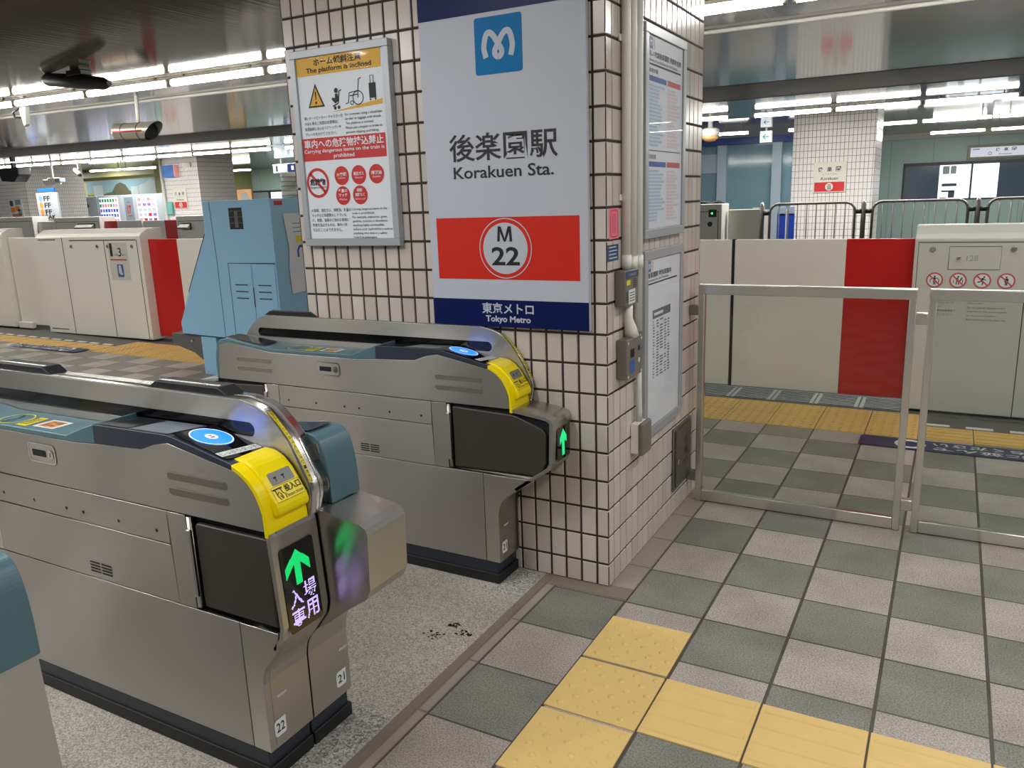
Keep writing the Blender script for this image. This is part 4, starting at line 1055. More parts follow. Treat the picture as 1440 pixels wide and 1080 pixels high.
bm = nb()
logo_small(pe, bm, -.436, 1.210, .045, d + .0008, 0, 3); pe.text(bm, '東京メトロ', -.378, -.362, 1.210, 1.255, d + .0012, 1)
pe.text(bm, '後楽園駅 時刻表案内', -.432, -.125, 1.184, 1.208, d + .0012, 2, .01); pe.text(bm, 'Korakuen Sta. and Timetable', -.432, -.16, 1.170, 1.180, d + .0012, 2); pe.rect(bm, -.437, -.039, 1.157, 1.163, d + .0008, 2)
pe.rect(bm, -.365, -.128, 1.010, 1.046, d + .0008, 4); pe.rect(bm, -.35, -.23, 1.022, 1.034, d + .0012, 3)
for i in range(20):
    z = 1.000 - i * .0125
    for c0, c1 in ((-.36, -.34), (-.315, -.28), (-.27, -.225), (-.21, -.18), (-.165, -.135)):
        if random.random() < .85: pe.rect(bm, c0, c1 - random.uniform(0, .012), z - .006, z, d + .0008, 4)
obj('print', bm, ['table_blue', 'table_red', 'ink', 'poster_paper', 'text_grey'], pc)

# pipes and boxes on the right-hand face
for nm, y, z0, zj in (('cream wall pipe nearest the column corner', -.672, 1.24, 1.3), ('cream wall pipe, middle of the three', -.606, 1.24, 1.29), ('cream wall pipe nearest the framed posters', -.540, .99, 1.29)):
    t = thing('wall_pipe', nm, 'pipe', (XB, y, z0), 'wall pipes')
    bm = nb(); tube(bm, [(XB + .018, y, z0), (XB + .018, y, 2.895)], .0165, 14); obj('pipe', bm, 'pipe_cream', t)
    bm = nb(); tube(bm, [(XB + .018, y, zj - .05), (XB + .018, y, zj)], .0195, 14); obj('joint', bm, 'pipe_cream', t)
    for z in (1.5, 2.05): bm = nb(); box(bm, XB + .001, XB + .006, y - .03, y + .03, z, z + .022); obj('clip', bm, 'pipe_cream', t)
def wbox(bm, y0, y1, z0, z1, dep, mi=0, bev=.004): box(bm, XB + .002, XB + dep, y0, y1, z0, z1, mi, bev)
t = thing('interphone', 'upper grey speaker box with navy header below the wall pipes', 'intercom', (XB, -.62, 1.12))
bm = nb(); wbox(bm, -.752, -.612, 1.113, 1.246, .045); obj('case', bm, 'box_grey', t)
pi = Pl((XB + .045, -.682, 1.18), (0, 1, 0), (0, 0, 1)); bm = nb()
pi.rect(bm, -.066, .066, .036, .062, .0012, 0); pi.text(bm, 'インターホン', -.035, .035, .043, .055, .0018, 1); pi.rect(bm, -.062, -.022, .012, .030, .0012, 2); pi.rect(bm, -.040, .030, -.060, -.006, .0012, 1)
for i in range(5): pi.rect(bm, .005, .045, .028 - i * .007, .031 - i * .007, .0014, 3); pi.rect(bm, -.066, -.045, -.018 - i * .008, -.014 - i * .008, .0014, 3)
for i in range(4): pi.rect(bm, -.03, .022, -.02 - i * .010, -.017 - i * .010, .0018, 3)
obj('face_labels', bm, ['sticker_navy', 'sticker_white', 'label_yellow', 'black'], t)
t = thing('button_box', 'lower brown grey call box with blue mark on the column', 'call box', (XB, -.6, .83))
bm = nb(); wbox(bm, -.738, -.570, .830, .985, .045); obj('case', bm, 'box_grey', t)
pi = Pl((XB + .045, -.652, .906), (0, 1, 0), (0, 0, 1)); bm = nb()
pi.poly(bm, rrect(-.055, -.005, -.055, -.005, .010), .001, 0); pi.rect(bm, -.05, -.008, .005, .038, .001, 1); pi.rect(bm, .035, .055, .02, .04, .001, 1); pi.disc(bm, .045, -.018, .010, .001, 2)
for a in (-.072, .072):
    for b in (-.065, .065): pi.disc(bm, a, b, .006, .001, 2, None, 10)
obj('face_marks', bm, ['table_blue', 'black', 'sticker_white'], t)
t = thing('conduit_bend', 'white plastic conduit bend between the two grey wall boxes', 'conduit', (XB, -.62, .98))
bm = nb(); tube(bm, [(XB + .022, -.66, 1.112), (XB + .022, -.66, 1.06), (XB + .026, -.65, 1.02), (XB + .028, -.64, .986)], [.016, .016, .024, .028], 14); obj('bend', bm, 'pipe_cream', t)
t = thing('switch_cover', 'small cream and brown junction box lowest on the column', 'junction box', (XB, -.45, .48))
bm = nb(); box(bm, XB + .001, XB + .036, -.583, -.485, .487, .615, 0, .004); obj('back_box', bm, 'pipe_cream', t)
bm = nb(); box(bm, XB + .036, XB + .056, -.588, -.478, .482, .618, 0, .007); obj('lid', bm, 'box_grey', t)
bm = nb(); tube(bm, [(XB + .020, -.535, .615), (XB + .022, -.538, .66), (XB + .018, -.532, .72), (XB + .02, -.540, .828)], .013, 8)
o = obj('taped_cable', bm, 'hang_white'); tag(o, 'white taped cable running down into the small junction box', 'cable')
bm = nb(); p = Pl((XB, -.755, 1.42), (0, 1, 0), (0, 0, 1)); p.rect(bm, -.048, .048, -.056, .054, .0012, 0)
p.stroke(bm, rrect(-.032, .036, -.048, .046, .012) + [rrect(-.032, .036, -.048, .046, .012)[0]], .004, .0018, 1)
for i in range(3): p.stroke(bm, [(-.015 + i * .014, -.035), (-.015 + i * .014, .035)], .004, .0018, 1)
o = obj('pink_sticker', bm, ['pink', 'poster_red']); tag(o, 'pink paper sticker on the column corner beside the pipes', 'sticker')
bm = nb(); p = Pl((XB, -.765, 1.315), (0, 1, 0), (0, 0, 1)); p.rect(bm, -.052, .055, -.030, .029, .0012, 0)
for i in range(4): p.rect(bm, -.040, .03 + .01 * (i % 2), .018 - i * .013, .022 - i * .013, .0018, 1)
o = obj('navy_sticker', bm, ['sticker_navy', 'row_blue']); tag(o, 'small navy text sticker below the pink sticker', 'sticker')
t = thing('wall_hatch', 'dark metal access hatch low on the column near the glass fence', 'hatch', (XB, .12, .12))
bm = nb(); box(bm, XB + .001, XB + .010, -.02, .265, .122, .435, 0, .003); obj('frame', bm, 'dull_steel', t)
bm = nb(); box(bm, XB + .006, XB + .016, .0, .245, .140, .417, 0, .002); dr = obj('door', bm, 'hatch_steel', t)
p = Pl((XB + .016, .12, .28), (0, 1, 0), (0, 0, 1)); bm = nb()
for i, ch in enumerate('点検口'): p.text(bm, ch, .01, .06, .05 - i * .06, .085 - i * .06, .001, 0)
obj('lettering', bm, 'black', dr)
bm = nb(); p.disc(bm, -.09, -.02, .014, .002); obj('lock', bm, 'chrome', dr)

# ------------------------------------------------------------------ glass fences
def fence(x0, x1, label, left_clamp):
    y = .241; t = thing('glass_fence', label, 'fence', ((x0 + x1) / 2, y, 0), 'glass fences')
    for x in (x0, x1 - .030):
        bm = nb(); box(bm, x, x + .030, y - .018, y + .018, .002, 1.05, 0, .003); obj('post', bm, 'fence_steel', t)
    bm = nb(); box(bm, x0, x1, y - .022, y + .022, 1.046, 1.092, 0, .004); obj('top_rail', bm, 'fence_steel', t)
    bm = nb(); box(bm, x0 + .03, x1 - .03, y - .016, y + .016, .004, .058, 0, .003); obj('bottom_rail', bm, 'fence_steel', t)
    bm = nb(); box(bm, x0 + .03, x1 - .03, y - .004, y + .004, .058, 1.046); obj('glass_panel', bm, 'clear_glass', t)
    for z in (.965, .125):
        bm = nb()
        if left_clamp == 'wall': box(bm, XB + .001, x0, y - .02, y + .02, z - .02, z + .028, 0, .003)
        else: box(bm, x0 - .045, x0, y - .018, y + .018, z - .025, z + .025, 0, .003)
        obj('bracket', bm, 'box_grey' if left_clamp == 'wall' else 'fence_steel', t)
fence(-.352, .582, 'steel framed glass fence panel bracketed to the tiled column', 'wall')
fence(.627, 1.60, 'second steel framed glass fence panel, before the pictogram housing', 'post')

# ------------------------------------------------------------------ platform screen doors, near side
def no_sign(p, bm, cx, cz, r, kind, l):
    p.ring(bm, cx, cz, r * .82, r, l + .0004, 0, 28); p.disc(bm, cx, cz, r * .82, l, 1, None, 28)
    k = r * .55; s = lambda pts, wd: p.stroke(bm, [(cx + a * k, cz + b * k) for a, b in pts], wd * k, l + .0004, 2)
    p.disc(bm, cx + (.35 * k if kind == 2 else 0), cz + .85 * k, .2 * k, l + .0004, 2, None, 10)
    if kind == 0: s([(-.9, -.6), (-.9, .2), (-.3, .5), (.3, .5), (.9, .2), (.9, -.6)], .16); s([(0, .6), (0, -.2)], .45); s([(-.15, -.2), (-.15, -1)], .2); s([(.15, -.2), (.15, -1)], .2)
    if kind == 1: s([(-.9, -.6), (-.9, .1)], .14); s([(-.2, .6), (-.1, -.2)], .45); s([(-.25, -.2), (-.35, -1)], .2); s([(.1, -.2), (.2, -1)], .2); s([(.3, -.3), (.85, .7)], .25); s([(.95, -.6), (.95, .2)], .14)
    if kind == 2: s([(.2, .6), (-.15, -.1)], .4); s([(.2, .5), (.75, .1)], .16); s([(.1, .5), (-.5, .4)], .16); s([(-.15, -.1), (-.9, -.4)], .22); s([(-.1, -.1), (.2, -.5), (0, -1)], .22)
    if kind == 3: s([(0, .6), (0, -.2)], .5); s([(-.32, .55), (-.32, -.25)], .14); s([(.32, .55), (.32, -.25)], .14); s([(-.13, -.2), (-.13, -1)], .2); s([(.13, -.2), (.13, -1)], .2)
    p.stroke(bm, [(cx - .62 * r, cz + .62 * r), (cx + .62 * r, cz - .62 * r)], .16 * r, l + .0009, 0)

def housing(x0, x1, zb, label, cream, inset, yf=2.40, yb=2.70, h=1.255):
    t = thing('platform_door_housing', label, 'platform door', ((x0 + x1) / 2, yf, zb), 'platform door housings')
    bm = nb(); prof = [(yf, zb + .02), (yf, zb + h - .085), (yf + .03, zb + h - .05), (yf + .12, zb + h), (yb, zb + h), (yb, zb + .02)]
    prism(bm, prof, x0, x1, 'x', 0, .006); obj('body', bm, cream, t)
    return t
hr = housing(.477, 2.60, 0, 'pale platform door housing with no entry pictograms behind the glass fence', 'psd_grey', .02)
p = Pl((0, 2.40, 0), (1, 0, 0), (0, 0, 1))
bm = nb()
for q in ([(.500, .02), (.500, 1.150), (2.55, 1.150)], [(1.118, .02), (1.118, 1.150)], [(1.75, .02), (1.75, 1.15)]): p.stroke(bm, q, .006, .001, 0)
p.stroke(bm, [(.680, .975), (.680, 1.122), (.970, 1.122), (.970, .975), (.680, .975)], .004, .001, 0)
obj('panel_seam', bm, 'seam', hr)
for a, z, r in ((.583, 1.105, .019), (1.035, 1.105, .019), (.735, 1.050, .013)):
    bm = nb(); tube(bm, [(a, 2.401, z), (a, 2.392, z)], [r, r * .8], 16); obj('lock', bm, 'chrome', hr)
bm = nb(); p.text(bm, '128', .78, .845, 1.03, 1.066, .001, 0); obj('lettering', bm, 'faded_text', hr)
bm = nb()
for k, a in enumerate((.608, .743, .879, 1.011)): no_sign(p, bm, a, .905, .050, k, .0012)
obj('pictograms', bm, ['table_red', 'sticker_white', 'ink'], hr)
bm = nb()
for i, t_ in enumerate(('ホームドアからの乗り出し', '立てかけ、駆け込み乗車', 'よりかかりはおやめください。', '物を立てかけないで', 'ください。', '非常の場合は係員まで', 'お知らせください。')):
    p.text(bm, t_, .585, .585 + .016 * len(t_), .830 - i * .026, .846 - i * .026, .0012, 0)
for i, t_ in enumerate(('PROHIBITED', 'Please don\'t lean over the platform door.', 'Please don\'t lean anything against the', 'platform door.', 'Do not rush for the train as it is', 'dangerous and may cause an accident.', 'Do not run on the platform.', 'Please stand behind the yellow line.')):
    p.text(bm, t_, .810, .810 + .0062 * len(t_), .832 - i * .027, .846 - i * .027, .0012, 0)
obj('notice_text', bm, 'text_grey', hr)

def leaf(x0, x1, zb, red, label, y0=2.45, h=1.168, cream='psd_cream', gap=.0):
    t = thing('platform_door_leaf', label, 'platform door', ((x0 + x1) / 2, y0, zb), 'platform door leaves')
    a, b = red
    xs = sorted([x0, x1])
    if a > x0: cr = (x0, a)
    else: cr = (b, x1)
    bm = nb(); box(bm, cr[0], cr[1], y0 + .05, y0 + .11, zb + .065, zb + h, 0, .003); obj('panel', bm, cream, t)
    bm = nb(); box(bm, a, b, y0 + .05, y0 + .11, zb + .065, zb + h, 0, .003); obj('red_panel', bm, 'psd_red' if cream == 'psd_cream' else 'psd_far_red', t, 'red door panel')
    return t
leaf(-.720, .475, 0, (.047, .475), 'sliding platform door leaf, red end beside the pictogram housing')
leaf(-2.02, -.742, 0, (-2.02, -1.55), 'cream sliding door leaf emerging from behind the column')
bm = nb(); box(bm, -.741, -.721, 2.498, 2.565, .06, 1.172, 0, .003); tag(obj('door_gasket', bm, 'gasket'), 'black rubber gasket strip between the two cream door leaves', 'gasket')

zL = zo(-8.2)
hl = housing(-9.25, -7.29, zL, 'cream platform door housing with sign 1 and 3', 'psd_cream', .02, h=1.28)
p = Pl((0, 2.40, zL), (1, 0, 0), (0, 0, 1)); bm = nb()
for q in ([(-8.72, .03), (-8.72, 1.19)], [(-8.58, 1.155), (-7.36, 1.155)], [(-7.93, .03), (-7.93, 1.155)], [(-9.2, 1.165), (-8.85, 1.165)], [(-9.2, .07), (-8.85, .07)], [(-7.35, .03), (-7.35, 1.155)]): p.stroke(bm, q, .012, .001, 0)
obj('panel_seam', bm, 'seam', hl)
for a in (-8.55, -8.06, -7.87, -7.44):
    bm = nb(); tube(bm, [(a, 2.401, zL + 1.085), (a, 2.39, zL + 1.085)], [.022, .018], 12); obj('lock', bm, 'dull_steel', hl)
p = Pl((-7.70, 2.40, zL + .97), (1, 0, 0), (0, 0, 1)); bm = nb()
p.rect(bm, -.17, .17, -.27, .16, .001, 0); p.text(bm, '1', -.14, -.095, .00, .15, .0016, 1, .0); p.text(bm, '3', .00, .06, .00, .10, .0016, 1, .01); p.text(bm, '号車', -.065, -.01, .005, .03, .0016, 1); p.text(bm, '番ドア', .07, .14, .005, .03, .0016, 1)
p.rect(bm, -.15, .14, -.045, -.030, .0016, 2); p.poly(bm, rrect(-.05, .06, -.235, -.09, .012), .0016, 3)
p.poly(bm, [(-.02, -.10), (.02, -.10), (.03, -.19), (.05, -.205), (.0, -.21), (-.03, -.18)], .0022, 0)
obj('door_number_sign', bm, ['psd_grey', 'ink', 'poster_red', 'table_blue'], hl)
leaf(-7.286, -5.6, zo(-7), (-7.286, -6.81), 'sliding platform door leaf, red end beside the cream housing')
t = thing('platform_door_panel', 'cream fixed panel at the left edge beside the housing', 'platform door', (-10, 2.55, zo(-10)))
bm = nb(); box(bm, -9.98, -9.27, 2.48, 2.60, zo(-10) + .06, zo(-10) + 1.175, 0, .006); obj('panel', bm, 'psd_cream', t)
bm = nb(); box(bm, -9.96, -9.66, 2.42, 2.475, zo(-10) + .02, zo(-10) + .10, 0, .006); obj('foot', bm, 'psd_cream', t)
housing(-12.4, -10.0, zo(-11), 'cream platform door housing cut by the left photo edge', 'psd_cream', .02, h=1.28)

# ------------------------------------------------------------------ far platform doors and railing
def far_box(x0, x1, h, label, shelf=None):
    zb = zo((x0 + x1) / 2); t = thing('far_door_housing', label, 'platform door', ((x0 + x1) / 2, 9.5, zb), 'far platform door housings')
    bm = nb(); box(bm, x0, x1, 9.5, 9.95, zb + .02, zb + h, 0, .01); obj('body', bm, 'psd_far', t)
    p = Pl((0, 9.5, zb), (1, 0, 0), (0, 0, 1)); bm = nb(); p.stroke(bm, [(x0 + .06, .1), (x0 + .06, h - .12), (x1 - .06, h - .12), (x1 - .06, .1)], .015, .001)
    obj('panel_seam', bm, 'seam', t)
    if shelf:
        bm = nb(); prism(bm, [(9.5, zb + h - .16), (9.38, zb + h - .26), (9.38, zb + h - .30), (9.5, zb + h - .30)], shelf[0], shelf[1], 'x'); obj('hood', bm, 'bracket_grey', t)
    return t
far_box(-24.3, -21.15, 1.29, 'grey far door housing nearest the left edge')
far_box(-20.20, -18.30, 1.27, 'grey far door housing below the vending machines', (-19.2, -18.5))
far_box(-15.45, -13.2, 1.27, 'grey far door housing beside the blue cabinet', (-15.3, -14.95))
def far_leaf(x0, x1, red, label):
    zb = zo((x0 + x1) / 2); t = thing('far_door_leaf', label, 'platform door', ((x0 + x1) / 2, 9.65, zb), 'far platform door leaves')
    cr = (x0, red[0]) if red and red[0] > x0 else ((red[1], x1) if red else (x0, x1))
    bm = nb(); box(bm, cr[0], cr[1], 9.62, 9.70, zb + .03, zb + 1.165, 0, .004); obj('panel', bm, 'psd_far', t)
    if red:
        bm = nb(); box(bm, red[0], red[1], 9.62, 9.70, zb + .03, zb + 1.165, 0, .004); obj('red_panel', bm, 'psd_far_red', t, 'dark red door panel')
far_leaf(-18.28, -16.85, (-18.28, -17.8), 'far grey door leaf with dark red left end')
far_leaf(-16.80, -15.47, (-16.02, -15.47), 'far grey door leaf with dark red right end')
far_leaf(-21.13, -20.22, None, 'plain low far door panel under the OFF PEAK board')
t = far_box(-3.6, -2.585, 1.32, 'grey far end housing with a green indicator lamp')
bm = nb(); p = Pl((0, 9.5, 0), (1, 0, 0), (0, 0, 1)); p.rect(bm, -2.80, -2.67, 1.12, 1.24, .003, 0); obj('control_plate', bm, 'gasket', t)
bm = nb(); p.disc(bm, -2.775, 1.01, .04, .003, 0); obj('key_switch', bm, 'gasket', t)
bm = nb(); p.disc(bm, -2.745, 1.18, .016, .006, 0, None, 12); obj('indicator', bm, 'green_led', t)
bm = nb(); tube(bm, [(-3.1, 9.7, 1.31), (-2.95, 9.7, 1.35), (-2.8, 9.7, 1.325), (-2.7, 9.7, 1.35), (-2.6, 9.7, 1.31)], .03, 8); obj('cable', bm, 'black', t)
bm = nb(); box(bm, -2.54, -2.03, 9.72, 9.86, .03, 1.225, 0, .006); t = tag(obj('end_panel', bm, 'psd_cream'), 'beige end panel between the indicator housing and the railing', 'panel')
# railing
posts = [-1.985, -.510, .965, 2.44]
for i, x in enumerate(posts[:3]):
    t = thing('railing_post', ('railing post at the beige end panel', 'railing post before the far pillar edge', 'railing post below the lit window')[i], 'railing post', (x, 9.62, 0), 'railing posts')
    bm = nb(); tube(bm, [(x, 9.62, .0), (x, 9.62, 1.27), (x, 9.62, 1.325)], [.035, .035, .022], 12); obj('post', bm, 'rail_steel', t)
    for sx in ((-1, 1) if i else (1,)): bm = nb(); tube(bm, [(x + sx * .03, 9.62, 1.16), (x + sx * .10, 9.62, 1.16)], .034, 10); obj('clamp', bm, 'frame_dark', t)
for i in range(3):
    x0, x1 = posts[i] + .12, posts[i + 1] - .12
    t = thing('railing', ('steel railing panel before the far pillar', 'steel railing panel before the green wall, left of its lit window', 'steel railing panel cut by the right photo edge')[i], 'railing', ((x0 + x1) / 2, 9.62, 0), 'steel railings')
    bm = nb(); zt = 1.295; r = .13
    path = [(x0, 9.62, .1)] + [(x0 + r - r * math.cos(a), 9.62, zt - r + r * math.sin(a)) for a in (0, .4, .8, 1.2, 1.57)] + [(x1 - r + r * math.sin(a), 9.62, zt - r + r * math.cos(a)) for a in (0, .4, .8, 1.2, 1.57)] + [(x1, 9.62, .1)]
    tube(bm, path, .021, 8); tube(bm, [(x0, 9.62, .12), (x1, 9.62, .12)], .02, 8); obj('frame', bm, 'rail_steel', t)
    n = 9
    for k in range(1, n):
        x = x0 + (x1 - x0) * k / n; bm = nb(); tube(bm, [(x, 9.62, .12), (x, 9.62, zt)], .0105, 6); obj('bar', bm, 'rail_steel', t)
    for (a, b) in ((x0 - .02, x0),):
        bm = nb(); box(bm, a, b + .01, 9.60, 9.64, 1.14, 1.18); obj('lug', bm, 'frame_dark', t)
for nm, x0, x1 in (('blue board behind the railing, beside the first post', -2.08, -1.90), ('blue board behind the railing, middle of three', -1.68, -1.56), ('blue board behind the railing, touching the far pillar', -1.53, -1.42)):
    t = thing('blue_board', nm, 'board', ((x0 + x1) / 2, 10.2, 0), 'blue boards behind the railing')
    x0 -= .18; x1 -= .17
    bm = nb(); box(bm, x0, x1, 10.2, 10.24, .25, 1.13, 0, .004); obj('panel', bm, 'blue_board', t)
    bm = nb(); box(bm, x0, x1, 10.19, 10.25, 1.131, 1.24, 0, .004); box(bm, x0 + .03, x1 - .03, 10.2, 10.24, 0, .25); obj('holder', bm, 'mullion', t)

# ------------------------------------------------------------------ blue control cabinet
zc = zo(-4.8)
ym = 1.43
bc = thing('control_cabinet', 'tall light blue control cabinet with louvred doors behind the ticket gate', 'cabinet', (-4.7, 1.8, zc))
bm = nb(); body = [(-5.09, 1.59), (-4.285, 1.59), (-4.285, .03), (-5.0, .03), (-5.0, .385), (-5.55, .40), (-5.56, .50), (-5.328, .917), (-5.10, 1.309)]
prism(bm, body, ym, 2.25, 'y', 0, .006); obj('body', bm, 'machine_blue', bc)
bm = nb(); box(bm, -5.325, -5.13, ym + .01, ym + .12, zc, .39, 0, .004); obj('leg', bm, 'machine_blue', bc)
bm = nb(); prism(bm, [(-5.73, .395), (-5.31, .385), (-5.31, .14), (-5.45, .22), (-5.73, .29)], ym + .02, 2.1, 'y', 0, .004); br = obj('bracket', bm, 'bracket_grey', bc)
bm = nb(); tube(bm, [(-5.45, ym + .02, .335), (-5.45, ym + .005, .335)], .012, 10); obj('bolt', bm, 'chrome', br)
p = Pl((0, ym, 0), (1, 0, 0), (0, 0, 1)); bm = nb()
p.stroke(bm, [(-5.005, 1.585), (-4.985, 1.1), (-4.985, .39)], .006, .001, 0); p.stroke(bm, [(-5.55, .392), (-4.985, .388)], .008, .001, 0)
p.stroke(bm, [(-5.10, 1.309), (-5.328, .917), (-5.40, .79)], .010, .001, 0)
obj('panel_seam', bm, 'machine_edge', bc)
for a, b in ((-4.842, -4.572), (-4.562, -4.300)):
    bm = nb(); box(bm, a, b, ym - .006, ym + .004, .10, 1.050, 0, .002); dr = obj('door', bm, 'machine_blue', bc)
    bm = nb(); c = (a + b) / 2; pd = Pl((c, ym - .006, 0), (1, 0, 0), (0, 0, 1))
    for k in range(3): pd.rect(bm, -.075, .075, .865 - k * .058, .875 - k * .058, .001)
    obj('louvre', bm, 'machine_edge', dr)
bm = nb(); p.stroke(bm, [(-4.848, .10), (-4.848, 1.056), (-4.29, 1.056)], .010, .002, 0); p.stroke(bm, [(-4.567, .85), (-4.567, .68)], .012, .008, 0); obj('door_gap', bm, 'machine_edge', bc)
bm = nb(); p.rect(bm, -4.775, -4.615, 1.345, 1.525, .001, 0)
for k in range(3): p.rect(bm, -4.775, -4.615, 1.395 + k * .05, 1.40 + k * .05, .002, 1)
p.rect(bm, -4.71, -4.67, 1.36, 1.5, .0015, 1); obj('vent_grille', bm, ['soot', 'bracket_grey'], bc, 'sooty vent grille')
px = Pl((-4.285, 0, 0), (0, 1, 0), (0, 0, 1)); bm = nb()
px.rect(bm, 1.475, 1.570, 1.535, 1.570, .001, 0); obj('red_label', bm, 'poster_red', bc)
bm = nb(); pts = [(1.563, 1.465), (2.0, 1.462), (2.0, .80), (1.59, .785), (1.578, 1.0), (1.60, 1.18)]
px.poly(bm, pts, .006, 0)
for i in range(3): px.rect(bm, 1.66, 1.85, 1.375 - i * .035, 1.381 - i * .035, .008, 3)
px.rect(bm, 1.685, 1.755, 1.215, 1.272, .008, 1); px.stroke(bm, [(1.70, 1.09), (1.70, 1.15), (1.725, 1.185), (1.765, 1.18), (1.78, 1.14)], .022, .008, 2); px.poly(bm, [(1.755, 1.145), (1.805, 1.145), (1.78, 1.105)], .0085, 2)
o = obj('notice_paper', bm, ['paper', 'label_yellow', 'paper_blue', 'text_grey']); tag(o, 'white paper notice with blue curved arrow on the blue cabinet', 'notice')
bm = nb(); tube(bm, [(-4.36, 1.75, 1.59), (-4.36, 1.75, 1.66)], .068, 18, 0); tube(bm, [(-4.36, 1.75, 1.66), (-4.36, 1.75, 1.75), (-4.36, 1.75, 1.80), (-4.36, 1.75, 1.805)], [.058, .060, .064, .058], 18, 0)
for k in range(5): tube(bm, [(-4.36, 1.75, 1.61 + k * .038), (-4.36, 1.75, 1.618 + k * .038)], .0695 - k * .0012, 18, 1)
o = obj('plastic_canister', bm, ['hang_white', 'strip_stone']); tag(o, 'ribbed off-white canister standing on the blue cabinet', 'canister')

# ------------------------------------------------------------------ lamps
ORD = ['first', 'second', 'third', 'fourth', 'fifth', 'sixth', 'seventh', 'eighth', 'ninth', 'tenth', 'eleventh', 'twelfth']
def twin(x0, x1, y, z, label, group, single=False):
    t = thing('fluorescent_lamp', label, 'ceiling lamp', ((x0 + x1) / 2, y, z), group)
    zz = [zo(x0), zo(x1)]
    r = .030
    top = (2.73 if y < 5 else 2.72) if not single else 2.93
    for dy in (0,):
        bm = nb(); tube(bm, [(x0 + .04, y + dy, z + zz[0]), (x1 - .04, y + dy, z + zz[1])], r, 10); obj('tube', bm, 'tube_glass' if y < 5 else 'tube_far', t)
        for x, q in ((x0 + .03, zz[0]), (x1 - .03, zz[1])): bm = nb(); box(bm, x - .012, x + .012, y + dy - .018, y + dy + .018, z + q - .030, z + q + .03, 0, .003); obj('socket', bm, 'lamp_channel', t)
    if y > 5: area_lamp((x0 + x1) / 2, y, z + sum(zz) / 2 - .031, x1 - x0 - .12, .05, 34 if not single else 34)  # strip added under each far tube to send extra light down
    bm = nb(); a = zz[0]; b = zz[1]
    vs = [bm.verts.new((x, y + yy, z + q + h)) for h in (.030, .046) for yy in (-.02, .02) for x, q in ((x0, a), (x1, b))]
    for q in ((0, 2, 3, 1), (4, 5, 7, 6), (0, 1, 5, 4), (2, 6, 7, 3), (0, 4, 6, 2), (1, 3, 7, 5)): bm.faces.new([vs[i] for i in q])
    for x, q in ((x0 + .2, a), (x1 - .2, b)): box(bm, x - .01, x + .01, y - .01, y + .01, z + q + .04, top + q + .004)
    obj('channel', bm, 'lamp_channel', t)
zl = 2.668
for i in range(5): twin(-4.73 - 1.27 * (i + 1) + (0 if i else 0), -4.73 - 1.27 * i, 2.0, zl, 'fluorescent lamp left of the column, %s from the column in the near row' % ORD[i + 1], 'near lamp row')
twin(-4.73, -3.46, 2.0, zl, 'fluorescent lamp cut by the left edge of the column, near row', 'near lamp row')
for i in range(3): twin(-1.58 + 1.27 * i, -.31 + 1.27 * i, 2.0, zl, ('fluorescent lamp touching the right edge of the column, near row', 'second fluorescent lamp right of the column, near row', 'third fluorescent lamp right of the column, near row')[i], 'near lamp row')
for i in range(9): twin(-12.45 - 1.25 * (i + 1), -12.45 - 1.25 * i, 9.8, 2.655, 'fluorescent lamp across the tracks, %s in the left far row from the hanging signs' % ORD[i], 'far lamp row')
twin(-12.1, -10.9, 9.8, 2.655, 'fluorescent lamp at the column edge beside the hanging signs', 'far lamp row')
for i, x in enumerate((-3.76, -2.22, -1.03, .16, 1.42)): twin(x, x + 1.19, 9.8, 2.655, ('short fluorescent lamp beside the column in the far row', 'fluorescent lamp above the arrow signs', 'fluorescent lamp above the far pillar', 'fluorescent lamp right of the far pillar', 'fluorescent lamp at the right edge of the far row')[i], 'far lamp row')
R2 = 15.1
for i, (x0, x1) in enumerate(((-26.6, -24.8), (-24.8, -23.0), (-21.2, -19.6), (-4.15, -3.42), (-2.64, -1.4), (-1.35, -.10), (-.06, 1.20), (1.26, 2.5))):
    twin(x0, x1, R2, 2.75, 'single tube lamp %s' % ('above the vending machines, left half', 'above the vending machines, right half', 'right of the left far pillar', 'above the white dome camera', 'left of the far pillar behind the arrow signs', 'at the right edge of the far pillar', 'second right of the far pillar', 'third right of the far pillar')[i], 'second far lamp row', True)
for i, (x0, x1) in enumerate(((-24.6, -23.3), (-.04, 1.20), (1.26, 2.5))):
    twin(x0, x1, 19.6, 2.75, 'rearmost single tube lamp %s' % ('right of the left far pillar', 'above the lit window', 'at the right photo edge')[i], 'rear lamp row', True)

# ------------------------------------------------------------------ hanging equipment
t = thing('ceiling_camera', 'cylindrical metal camera with red stripe hanging on a cream rod', 'camera', (-7.44, 2.7, 2.78))
bm = nb(); tube(bm, [(-7.42, 2.7, 2.785), (-7.44, 2.7, 2.47)], .020, 10); obj('rod', bm, 'pipe_cream', t)
bm = nb()
ax = Vector((.985, .02, -.03)).normalized(); c = Vector((-7.45, 2.7, 2.40)); u, v = frame_axes(ax); u = Vector((0, 0, 1)) - ax * ax.z; u.normalize(); v = ax.cross(u)
rings = []
for k in range(24):
    a = 2 * math.pi * k / 24; cut = .34 - .11 * (1 - math.cos(a)) * .9
    rings.append([bm.verts.new(c + ax * tt + (u * math.cos(a) + v * math.sin(a)) * .098) for tt in (-.34, -.33, cut)])
for k in range(24):
    a, b = rings[k], rings[(k + 1) % 24]
    for q in (0, 1):
        f = bm.faces.new((a[q], a[q + 1], b[q + 1], b[q])); f.smooth = True
bm.faces.new([r[0] for r in rings])
obj('hood', bm, 'cctv_metal', t)
bm = nb(); tube(bm, [c - ax * .2, c + ax * .20], .090, 20); obj('lens', bm, 'black', t)
for tt in (-.20, .06): bm = nb(); tube(bm, [c + ax * tt, c + ax * (tt + .012)], .101, 24); obj('band', bm, 'frame_dark', t)
